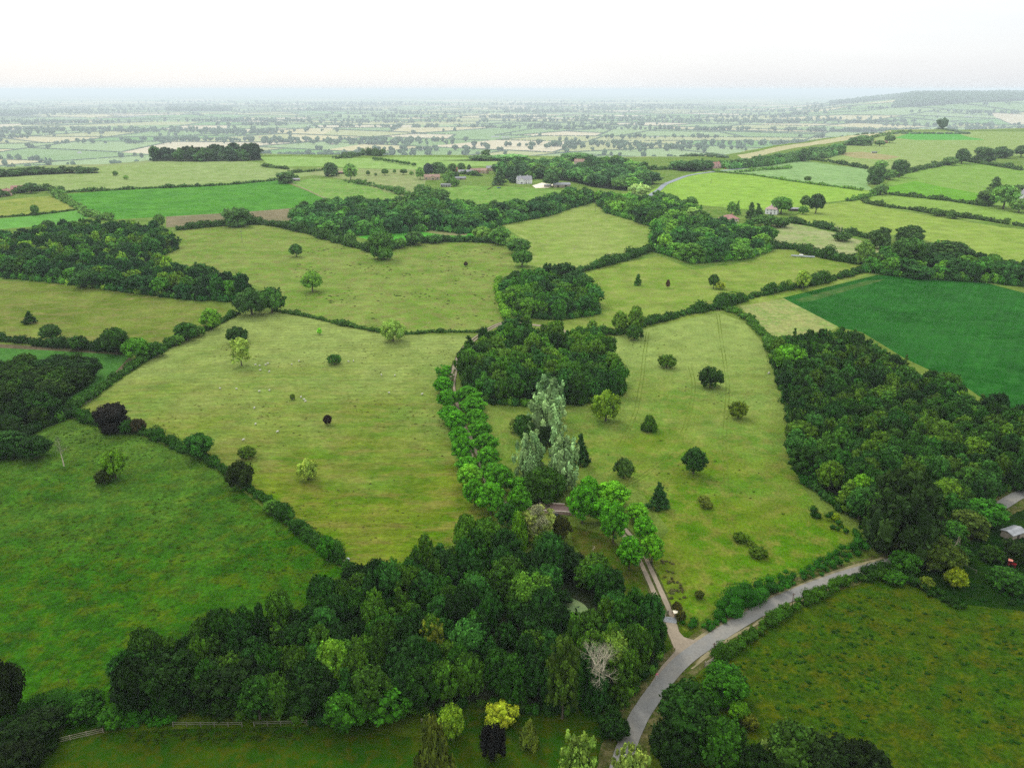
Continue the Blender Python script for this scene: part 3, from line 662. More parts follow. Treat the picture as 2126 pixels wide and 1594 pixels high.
# ------------------------------------------------------------------ woods: every crown a tree, the 300 largest in view as things
def inside(P, X):
    x, y = X[:, 0], X[:, 1]; r = np.zeros(len(X), bool); j = len(P) - 1
    for i in range(len(P)):
        xi, yi = P[i]; xj, yj = P[j]
        with np.errstate(divide='ignore', invalid='ignore'):
            r ^= ((yi > y) != (yj > y)) & (x < (xj - xi)*(y - yi)/(yj - yi) + xi)
        j = i
    return r
def edge_dist(P, X):
    d = np.full(len(X), 1e9)
    for a, b in zip(P, np.roll(P, -1, 0)):
        t = np.clip(((X - a) @ (b - a))/max(1e-9, ((b - a)**2).sum()), 0, 1); d = np.minimum(d, np.linalg.norm(X - a - t[:, None]*(b - a), axis=1))
    return d
POND_HOLE = [(1140,1236),(1180,1215),(1240,1245),(1245,1310),(1215,1350),(1160,1345),(1130,1290)]
KEEP_CLEAR = [(1203,342,22),(1085,378,30),(1165,388,32),(1125,388,24),(1512,452,22)]
cand = []
wrng = np.random.default_rng(42)
for name, poly, sp_, hr, cols, called in WOODS:
    P = wood_outline(poly); lo, hi = P.min(0), P.max(0)
    n = int((hi - lo).prod()/sp_**2*6) + 20
    X = wrng.uniform(lo, hi, (min(n, 60000), 2)); X = X[inside(P, X)]; X = X[edge_dist(P, X) > sp_*.20]; acc = np.zeros((0, 2))
    for q in X:
        if len(acc) == 0 or ((acc - q)**2).sum(1).min() > (sp_*.78)**2: acc = np.vstack([acc, q])
    if name == 'front':
        PH = g_many(POND_HOLE)[:, :2]; acc = acc[~inside(PH, acc)]
    for q in acc:
        z = float(height(*q)); u, v = project((q[0], q[1], z + 5))
        if not (-120 < u < 2250) or v > 1720: continue
        if any(abs(u - a) < c and abs(v - b) < 9 for a, b, c in KEEP_CLEAR): continue
        size = wrng.uniform(.48, .8)*sp_*(1.3 if wrng.random() < .15 else 1); hh = wrng.uniform(*hr)
        ci = wrng.integers(len(cols)); kd = wrng.choice(['round', 'irregular', 'irregular', 'lime', 'round'])
        if name == 'brow': kd = wrng.choice(['pine', 'irregular', 'round']) 
        if wrng.random() < .06: kd = 'cone'
        cand.append((size/depth_of((q[0], q[1], z)), name, kd, q, z, size, hh, np.array(cols[ci])*wrng.uniform(.82, 1.16), called))
cand.sort(key=lambda c: -c[0])
NBIG = 300
def colour_word(c):
    r, gg, b = c
    if gg > 92: return 'light green'
    if b > r*1.12: return 'bluish'
    return 'dark green' if gg < 70 else 'mid green'
SHAPE = dict(round='rounded', irregular='spreading', lime='tall oval', cone='pointed', pine='flat-topped')
for _, name, kd, q, z, size, hh, col, called in cand[:NBIG]:
    lab = f'{SHAPE[kd]} {colour_word(col)} tree in the {called}'; lab = lab if len(lab.split()) <= 16 else lab.replace(' in the left corner', '')
    place_tree(kd, (q[0], q[1], z - .1), size, hh, leafcol(col, math.hypot(*q), 2.95 + .2*min(1, max(0, (q[1] - 300)/500))), lab, 'tree', 'trees of the ' + called + (' (%s %s)' % (SHAPE[kd], colour_word(col))), name='woodland_tree')
skirt = Fol(); kr = np.random.default_rng(91)      # bramble and elder round the rim of each wood
for name, poly, sp_, hr, cols, called in WOODS:
    if name in ('village', 'brow', 'edge', 'gable', 'uphill', 'farm'): continue
    P = inset(wood_outline(poly), 1.6); P = resample(np.vstack([P, P[:1]]), max(1.7, sp_*.28)); P = P + kr.normal(size=P.shape)*.7; Z = height(P[:, 0], P[:, 1]); s = kr.uniform(.16, .3, len(P))*sp_
    C3 = np.column_stack([P, Z + s*.7]); cc_ = np.array([leafcol(np.array(cols[kr.integers(len(cols))])*kr.uniform(.95, 1.3), math.hypot(*q), 2.4) for q in P])
    dm = np.hypot(*P.mean(0)); skirt.add(C3, np.column_stack([s*1.2, s*1.2, s*1.2]), float(np.clip(dm*.0018, .35, 2)), kr, dens=.9, tint=cc_, tvar=.35, bias=.4)
tag(link('woodland_undergrowth', skirt.mesh('woodland_undergrowth')), 'brambles and low shrubs round the rims of the woods', 'undergrowth', kind='stuff')
rest = Fol()
for sc_, name, kd, q, z, size, hh, col, called in cand[NBIG:]:
    LV = MID if sc_*F*.48 > 4.2 else FAR; ar = LV[kd][wrng.integers(len(LV[kd]))]; a = wrng.uniform(0, 6.28)
    M = np.array([size, size, hh/KH[kd]]); V, T_, Q, R_ = ar
    ca, sa = math.cos(a), math.sin(a); V = V @ np.array([[ca, sa, 0], [-sa, ca, 0], [0, 0, 1]])
    rest.merge((V, T_, Q, R_), M, np.array([q[0], q[1], z - .1]), leafcol(col, math.hypot(*q), 2.95 + .2*min(1, max(0, (q[1] - 300)/500))))
tag(link('distant_woodland', rest.mesh('distant_woodland')), 'mass of small woodland trees in the farther woods and copses', 'woodland', kind='stuff')

# ------------------------------------------------------------------ hedges
HEDGES = [  # points, width, height, colour, label, roughness
 ([(150,858),(200,880),(290,898),(380,935),(430,955),(500,1005),(560,1048),(620,1100),(680,1143),(738,1192)], 3.4, 2.8, (40,76,28), 'long ragged hedge between the rank meadow and the big sheep pasture'),
 ([(150,850),(190,826),(255,778),(330,732),(390,702),(440,680),(492,652)], 3.4, 3.0, (50,86,40), 'bushy hedge running up from the purple beech beside the drilled crop'),
 ([(-60,704),(0,706),(100,718),(200,724),(270,730),(330,722)], 5, 4.2, (36,70,34), 'thick dark hedge behind the drilled crop on the left'),
 ([(570,645),(640,658),(700,672),(790,690),(845,694),(900,690),(960,690),(1005,690)], 3.0, 1.9, (62,94,54), 'low thin hedge crossing behind the silver-green bush'),
 ([(1428,1304),(1480,1286),(1540,1252),(1600,1222),(1700,1180),(1790,1132)], 6.8, 3.2, (36,82,24), 'tall bramble hedge on the park side of the lane'),
 ([(1490,1368),(1540,1335),(1600,1295),(1650,1262),(1700,1240),(1750,1212),(1800,1200),(1850,1194)], 3.2, 2.2, (48,82,24), 'narrow trimmed hedge on the field side of the lane'),
 ([(1240,692),(1290,692),(1350,672),(1430,652),(1500,638),(1560,618),(1640,600),(1720,584),(1795,562)], 6.5, 4.5, (50,88,42), 'long thick hedge from the middle copse up to the right'),
 ([(1500,642),(1540,656),(1570,682),(1598,715),(1606,735)], 6.5, 4.0, (66,104,50), 'short curved hedge beside the dry meadow patch'),
 ([(1195,568),(1260,550),(1320,532),(1348,520)], 6.5, 4.8, (52,90,48), 'hedge joining the upper copse to the diagonal wood'),
 ([(1605,515),(1650,517)], 7.5, 5.5, (50,88,50), 'short dark hedge at the right end of the diagonal wood'),
 ([(1655,520),(1690,530),(1740,541),(1785,548)], 7, 5.5, (54,92,50), 'dark hedge below the scrubby field'),
 ([(1640,462),(1700,472),(1750,484),(1800,494),(1830,500)], 9, 6, (56,92,58), 'wide hedge above the scrubby field'),
 ([(775,525),(700,503),(620,480),(540,466),(470,468),(370,478)], 8, 5, (58,94,52), 'hedge along the top of the hummocky pasture under the ploughed strip'),
 ([(800,522),(850,508),(900,502),(980,502),(1055,505)], 8, 5, (52,90,54), 'hedge under the vivid green crop strip'),
 ([(112,400),(150,424),(190,448),(225,458)], 14, 5, (92,128,84), 'bushy pale hedge slanting down left of the big green crop'),
 ([(125,401),(260,394),(400,388),(560,376),(620,368)], 7, 3.2, (74,112,76), 'long thin hedge along the far side of the big green crop'),
 ([(-60,456),(60,448),(162,436)], 4, 2, (72,106,66), 'thin dark hedge between the yellow meadow and the young crop'),
 ([(722,378),(780,388),(830,402),(860,414)], 20, 7, (84,122,80), 'band of scrub slanting down towards the tree belt'),
 ([(1790,420),(1840,430),(1890,436),(1950,446),(2030,456),(2092,466)], 7, 4, (66,98,60), 'long hedge below the hay meadow strip at the right'),
 ([(2104,468),(2150,474),(2250,486)], 7, 4, (66,98,60), 'last bit of hedge right of the gateway at the right edge'),
 ([(1838,403),(1930,413),(2050,429)], 7, 4, (66,100,60), 'straight trimmed hedge below the lush right meadow'),
 ([(1670,330),(1740,340),(1800,351)], 13, 6, (66,100,68), 'dark bushy hedge right of the tall roadside tree'),
 ([(1480,356),(1560,364),(1640,376),(1700,384),(1790,396)], 5, 2.2, (102,142,84), 'low faint hedge between the lime meadow and the pale barley'),
 ([(1760,418),(1800,410),(1822,402)], 9, 5, (86,126,74), 'short hedge leading to the field corner at the right'),
 ([(1034,582),(1036,610),(1044,640),(1052,662)], 4, 3.5, (92,138,58), 'low bright green hedge on the left side of the upper copse'),
 ([(-60,1508),(0,1500),(70,1488),(140,1478),(210,1470)], 8, 4.2, (30,66,16), 'big bramble bank in the bottom left corner'),
 ([(230,1505),(290,1500),(360,1500)], 3.5, 1.6, (40,86,22), 'nettle and fern patch between the two wooden fences'),
 ([(30,402),(70,398),(108,394)], 14, 6, (64,98,68), 'dark hedge in front of the red-roofed houses'),
 ([(-60,414),(0,410),(24,404)], 14, 6, (68,104,72), 'rounded shrubs in front of the first red-roofed house'),
 ([(1835,372),(1880,360),(1940,346),(1990,334)], 16, 6, (72,106,72), 'hedge climbing to the oaks on the right'),
 ([(2120,354),(2060,344),(2000,334)], 9, 5, (72,106,72), 'hedge behind the lush meadow at the right edge'),
 ([(1690,1068),(1740,1090),(1800,1118),(1830,1128)], 9, 2.2, (34,72,22), 'bramble patch at the foot of the big wood'),
 ([(1640,350),(1590,353),(1530,358)], 12, 4, (104,144,98), 'faint hedge beside the far lane'),
 ([(1770,1210),(1850,1190),(1900,1215),(1960,1245),(1995,1262)], 5, 2.5, (30,60,18), 'dark scrub edge at the top corner of the rushy meadow'),
 ([(1436,430),(1400,420),(1362,404)], 12, 6, (74,114,74), 'hedge between the lime meadow and the diagonal wood'),
 ([(1330,352),(1390,352),(1480,340),(1560,336)], 14, 7, (84,122,96), 'long dark hedge left of the gabled house'),
 ([(1890,274),(1850,279),(1800,290),(1745,303)], 10, 5, (104,140,108), 'faint hedge along the hilltop field'),
 ([(545,345),(570,349),(600,352)], 10, 4, (78,112,76), 'low scrub at the right foot of the brow clump'),
 ([(700,330),(760,322),(795,324)], 26, 8, (78,112,92), 'dark thicket on the brow behind the straw-coloured pasture'),
 ([(1186,366),(1230,370),(1262,376)], 8, 4, (66,102,66), 'clipped dark hedge in front of the farm trees'),
 ([(1000,366),(960,362),(930,360)], 12, 5, (70,106,76), 'dark hedge in front of the brown barns'),
 ([(690,352),(650,356),(600,360)], 10, 4.5, (72,106,74), 'broken hedge left of the oak on the far pasture'),
]
for k, (px, w, h, rgb, lab) in enumerate(HEDGES):
    rng = np.random.default_rng(300 + k); P = line(px, max(.6, w*.20)); nrm = normals(P); n = len(P)
    dist = np.hypot(P[:, 0], P[:, 1]); leaf = float(np.clip(dist.mean()*.0017, .28, 2.0))
    m = 2; X = np.repeat(P, m, 0) + np.repeat(nrm, m, 0)*rng.uniform(-1, 1, (n*m, 1))*w*.34 + rng.uniform(-1, 1, (n*m, 2))*w*.08
    env = 1 + .38*np.interp(np.arange(n*m), np.arange(0, n*m + 12, 12), rng.normal(size=len(np.arange(0, n*m + 12, 12))))
    env = np.clip(env, .62, 1.7); R = h*.41*env*rng.uniform(.7, 1.15, n*m); R = np.clip(R, .3, w*.55)
    Z = height(X[:, 0], X[:, 1]) + h*env*rng.uniform(.35, .72, n*m); Z = np.where(rng.random(n*m) < .45, height(X[:, 0], X[:, 1]) + R*.6, Z)
    f = Fol(); tl = leafcol(rgb, dist.mean(), 2.2); vv = rng.uniform(-1, 1, n*m)
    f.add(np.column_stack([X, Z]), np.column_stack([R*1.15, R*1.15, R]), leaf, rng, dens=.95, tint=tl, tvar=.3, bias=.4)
    tag(link('hedge', f.mesh('hedge')), lab, 'hedge')

# ------------------------------------------------------------------ trees and bushes that stand apart
def TT(rows):
    for r in rows: T(*r)
G_H = 'trees and bushes standing in the hedges'
TT([
 ('column', 498, 700, 757, 34, (120,150,92), 'pale ivy-clad column of a tree in the sheep pasture'),
 ('bush', 491, 677, 712, 42, (44,74,44), 'dark round bush just behind the pale ivy-clad column'),
 ('lime', 436, 640, 683, 38, (84,128,52), 'bright green oval tree at the upper end of the left hedge'),
 ('round', 386, 670, 706, 40, (46,82,40), 'dark round tree in the left hedge below the bright oval one'),
 ('round', 282, 702, 747, 50, (66,112,44), 'bright round tree at the corner of the drilled crop'),
 ('bush', 320, 710, 740, 42, (48,84,40), 'dark bush right beside the bright tree at the crop corner'),
 ('round', 238, 681, 735, 50, (46,80,38), 'big dark round tree in the thick hedge behind the drilled crop'),
 ('round', 104, 674, 706, 38, (46,78,42), 'smaller dark tree rising from the thick left hedge'),
 ('bush', 160, 696, 726, 36, (44,78,38), 'low dark bush between the two hedge trees behind the drilled crop'),
 ('bush', 412, 676, 697, 26, (70,104,58), 'pale green shrub in the left hedge between two trees'),
 ('bush', 366, 695, 716, 28, (70,106,56), 'pale green low shrub at the foot of the left hedge trees'),
 ('bush', 480, 642, 658, 16, (70,108,60), 'small shrub at the very top of the left hedge'),
 ('cone', 60, 645, 671, 26, (40,74,42), 'lone small dark fir in the left pasture'),
 ('bush', 815, 663, 707, 48, (112,148,92), 'big silver-green round bush on the low thin hedge'),
 ('bush', 694, 735, 756, 28, (48,86,42), 'low dark green bush alone in the sheep pasture'),
 ('round', 647, 564, 604, 38, (86,126,64), 'light green round tree alone in the hummocky pasture'),
 ('lime', 614, 506, 532, 25, (62,98,62), 'small dark oval tree in the upper hummocky pasture'),
 ('irregular', 793, 482, 536, 48, (62,98,54), 'big oak where the two pasture hedges meet'),
 ('round', 860, 481, 508, 36, (62,96,64), 'round dark oak in the hedge under the vivid crop'),
 ('bush', 902, 487, 504, 32, (60,96,62), 'rounded hedge bush right of the dark oak under the vivid crop'),
 ('bush', 830, 494, 514, 26, (72,108,66), 'paler bush between the two oaks under the vivid crop'),
 ('round', 727, 483, 506, 22, (76,112,68), 'small pale tree at the left end of the vivid crop'),
 ('lime', 967, 543, 553, 8, (60,50,46), 'tiny dark reddish sapling in the hummocky pasture'),
 ('bush', 680, 860, 881, 16, (46,38,50), 'tiny purple-leaved bush in the middle of the sheep pasture'),
 ('bush', 638, 953, 996, 40, (118,146,82), 'silver-green ball-shaped bush in the lower sheep pasture'),
 ('bush', 498, 957, 1014, 52, (34,52,26), 'very dark ball-shaped bush in the long ragged hedge'),
 ('round', 411, 900, 950, 52, (44,84,38), 'glossy green round tree in the long ragged hedge'),
 ('irregular', 235, 838, 896, 60, (30,31,40), 'dark purple copper beech by the left hedge corner'),
 ('bush', 286, 868, 898, 30, (50,50,44), 'dark maroon shrub right beside the copper beech'),
 ('bush', 262, 872, 900, 30, (40,76,32), 'green shrub between the copper beech and the maroon shrub'),
 ('bush', 323, 880, 897, 15, (92,120,74), 'small pale round bush near the maroon shrub'),
 ('bush', 565, 1036, 1064, 34, (66,106,52), 'pale green shrub in the middle of the long ragged hedge'),
 ('lime', 677, 1110, 1162, 30, (52,104,34), 'bright green small tree near the low end of the ragged hedge'),
 ('lime', 663, 680, 694, 9, (110,180,70), 'tiny bright green sapling below the low thin hedge'),
 ('bush', 607, 817, 829, 10, (70,92,40), 'tiny scrubby bush beside the grazing sheep'),
 ('bush', 512, 925, 952, 34, (62,88,34), 'low scrubby thicket beside the ragged hedge in the sheep pasture'),
 ('round', 235, 934, 992, 42, (78,118,40), 'airy pale green tree alone in the rank meadow'),
 ('bush', 215, 975, 1004, 34, (36,52,18), 'dark bramble heap left under the airy pale tree'),
 ('bush', 1385, 735, 763, 36, (66,96,44), 'round olive bush highest in the right park'),
 ('bush', 1476, 761, 804, 48, (40,68,36), 'big dark broad bush in the right park'),
 ('bush', 1534, 832, 868, 34, (82,104,44), 'olive round bush with golden top in the right park'),
 ('bush', 1259, 812, 873, 54, (90,122,52), 'big golden-green round bush below the middle copse'),
 ('weep', 1349, 862, 893, 32, (58,90,38), 'small drooping tree between the golden bush and the olive bush'),
 ('lime', 1442, 928, 983, 46, (38,70,38), 'dark green egg-shaped tree in the lower right park'),
 ('bush', 1296, 950, 992, 38, (58,86,52), 'grey-green round bush above the right lime avenue'),
 ('cone', 1369, 1002, 1053, 42, (38,70,44), 'dark blue-green fir above the right lime avenue'),
 ('cone', 1206, 900, 962, 36, (36,66,40), 'dark pointed fir right of the silver willows'),
 ('round', 1088, 862, 918, 40, (48,80,44), 'dark round tree left of the tall silver willow'),
 ('bush', 1070, 868, 896, 26, (104,130,84), 'small pale grey-green willow bush left of the dark round tree'),
 ('irregular', 1128, 964, 1044, 78, (46,76,32), 'broad very dark tree in front of the silver willows'),
 ('bush', 1134, 884, 930, 34, (30,52,30), 'dark bush added as shade between the tall silver willow and the front pair'),  # bush added to stand in for the shade below the tall willow
 ('bush', 1462, 1030, 1041, 22, (74,90,44), 'upper of two small brown bushes in the lower park'),
 ('bush', 1467, 1040, 1053, 25, (70,86,42), 'lower of two small brown bushes in the lower park'),
 ('bush', 1538, 1104, 1125, 32, (58,84,24), 'low dark gorse bush in the wet lower park'),
 ('bush', 1560, 1122, 1134, 16, (66,88,32), 'tiny gorse tuft between two low dark bushes'),
 ('bush', 1575, 1138, 1151, 36, (56,80,24), 'flat dark gorse bush lowest in the wet park'),
 ('bush', 1452, 1224, 1242, 18, (58,72,34), 'small grey bush near the tall bramble hedge'),
 ('bush', 1406, 1248, 1272, 20, (64,68,40), 'dark heathery bush right of the farm track'),
 ('bush', 1414, 1266, 1290, 20, (58,64,38), 'dark heathery bush right behind the gate pillar'),
 ('lime', 1287, 645, 690, 30, (84,118,58), 'yellowish-green oval tree in the hedge right of the middle copse'),
 ('lime', 1320, 635, 692, 30, (80,114,56), 'taller airy tree in the hedge right of the middle copse'),
 ('bush', 1318, 674, 705, 32, (50,82,42), 'dark round bush in front of the two airy hedge trees'),
 ('lime', 1230, 664, 692, 22, (82,116,60), 'small pale tree at the left end of the thick right hedge'),
 ('cone', 1325, 568, 591, 18, (54,92,46), 'small dark pointed tree in the pasture right of the upper copse'),
 ('lime', 1387, 580, 598, 8, (70,56,50), 'thin reddish sapling in the pasture right of the upper copse'),
 ('round', 1482, 570, 597, 20, (56,88,46), 'dark round tree beside a yellow bush in the upper right pasture'),
 ('bush', 1496, 584, 600, 20, (112,134,66), 'yellowish low bush touching the dark round tree'),
 ('round', 1638, 580, 600, 14, (96,130,66), 'small pale tree in the thick right hedge'),
 ('lime', 1668, 560, 600, 26, (112,144,78), 'airy pale green tree in the thick right hedge'),
 ('round', 1640, 716, 775, 58, (74,124,40), 'bright green round tree at the corner of the big wood'),
 ('round', 1788, 986, 1050, 44, (84,134,44), 'bright yellow-green young tree at the foot of the big wood'),
 ('bush', 1735, 1064, 1080, 16, (120,150,40), 'small yellow bush in the brambles under the big wood'),
 ('irregular', 1886, 968, 1145, 140, (36,58,32), 'huge dark drooping oak with bare twigs by the lane'),
 ('irregular', 2016, 1056, 1112, 74, (60,80,42), 'brownish tree behind the metal-roofed shed'),
 ('round', 2048, 1036, 1092, 74, (48,96,32), 'bright domed tree where the lane reappears'),
 ('irregular', 1958, 1114, 1182, 76, (58,78,36), 'mottled thin-stemmed thicket tree right of the lane'),
 ('bush', 1988, 1178, 1218, 42, (100,120,34), 'yellow-green round bush near the orchard rail'),
 ('bush', 1880, 1140, 1190, 62, (44,82,26), 'dark green bush beside the bend of the lane'),
 ('bush', 1860, 1182, 1212, 44, (46,86,26), 'green bush at the tip of the trimmed lane hedge'),
 ('bush', 1924, 1196, 1222, 30, (76,96,36), 'small yellowish scrub bush by the rushy meadow corner'),
 ('irregular', 2094, 1178, 1222, 70, (38,74,26), 'dark apple tree below the red tractor'),
 ('bush', 2060, 1130, 1165, 46, (38,66,22), 'dark bramble heap left of the red tractor'),
 ('irregular', 2110, 1120, 1165, 50, (28,50,20), 'dark tree behind the red tractor'),
 ('irregular', 1990, 1130, 1165, 50, (34,66,24), 'dark scrub tree left behind the orchard rail'),
 ('column', 1120, 1050, 1126, 54, (106,126,84), 'pale half-dead tree in front of the bridge'),
 ('bush', 1163, 1070, 1118, 42, (52,60,32), 'brown thorn bush right under the bridge'),
 ('irregular', 1926, 1085, 1150, 66, (40,66,30), 'dark tree filling the gap right of the huge oak'),
 ('irregular', 1975, 1078, 1128, 60, (46,84,34), 'leafy tree between the huge oak and the brownish tree'),
 ('irregular', 2020, 1040, 1085, 56, (42,82,34), 'leafy tree left of the bright domed tree by the lane'),
 ('lime', 1054, 1044, 1097, 40, (42,80,34), 'dark pointed tree left of the stream'),
 ('weep', 1078, 1066, 1130, 44, (76,120,32), 'yellow-green drooping tree left of the stream'),
])
for (cx, yt, yb, w, v, c) in [(1139,778,866,58,0,(98,132,118)), (1138,810,912,80,1,(112,146,130)), (1100,896,998,60,2,(106,140,124)), (1166,894,1008,74,0,(112,146,130))]:
    T('flame', cx, yt, yb, w, c, {778:'farthest of the silver willows, rising behind the tall one', 810:'tallest broad silver willow beside the dark round tree', }.get(yt) if yt < 890 else ('front left silver willow with two tips' if cx < 1130 else 'front right silver willow with three tips'), 'tree', 'silver willows in the park', v=v)
LIMES = [(924,757,788,30),(922,780,814,36),(930,808,844,38),(934,840,876,40),(949,850,892,44),(955,884,924,38),(962,903,956,42),(972,945,978,40),(977,962,1012,46),(987,994,1046,40),(1021,1000,1064,52)]
for i, (x, a, b, w) in enumerate(LIMES):
    T('lime' if i else 'column', x - 2, a, b + 2, w*1.03, (62,118,34) if i != 8 else (84,140,52), ['top-most', 'second', 'third', 'fourth', 'fifth', 'sixth', 'seventh', 'eighth', 'ninth, paler', 'tenth', 'lowest and largest'][i] + ' lime tree on the left side of the left avenue', 'tree', 'lime trees of the left avenue')
for i, (x, a, b, w) in enumerate([(969,800,842,48),(979,822,858,48),(987,848,882,42),(994,870,912,45),(1007,898,938,45),(1012,925,970,44),(1021,958,997,46),(1036,962,1020,50),(1076,988,1022,40),(1076,1007,1066,42)]):
    T('lime', x + 2, a, b + 2, w*1.03, (60,112,34), ['top-most', 'second', 'third', 'fourth', 'fifth', 'sixth', 'seventh', 'eighth', 'ninth, half hidden', 'lowest'][i] + ' lime tree on the right side of the left avenue', 'tree', 'lime trees of the left avenue')
for i, (x, a, b, w) in enumerate([(1222,988,1042,46),(1210,1006,1084,60),(1273,997,1052,66),(1250,1034,1084,46),(1275,1042,1124,54),(1323,1042,1082,46),(1338,1070,1122,44),(1308,1112,1180,52),(1355,1108,1167,48)]):
    T('lime', x, a, b, w*.93, [(68,128,34), (60,116,32), (76,132,38)][i % 3], ['lime tree rearmost at the bridge end', 'big lime tree nearest the bridge', 'broadest lime tree in the back', 'small lime tree squeezed between broad ones', 'tall lime tree in the middle front', 'paler lime tree in the back right', 'round lime tree second from the track end', 'lime tree left of the track end', 'lime tree right of the track end'][i] + ' of the right avenue', 'tree', 'lime trees of the right avenue')
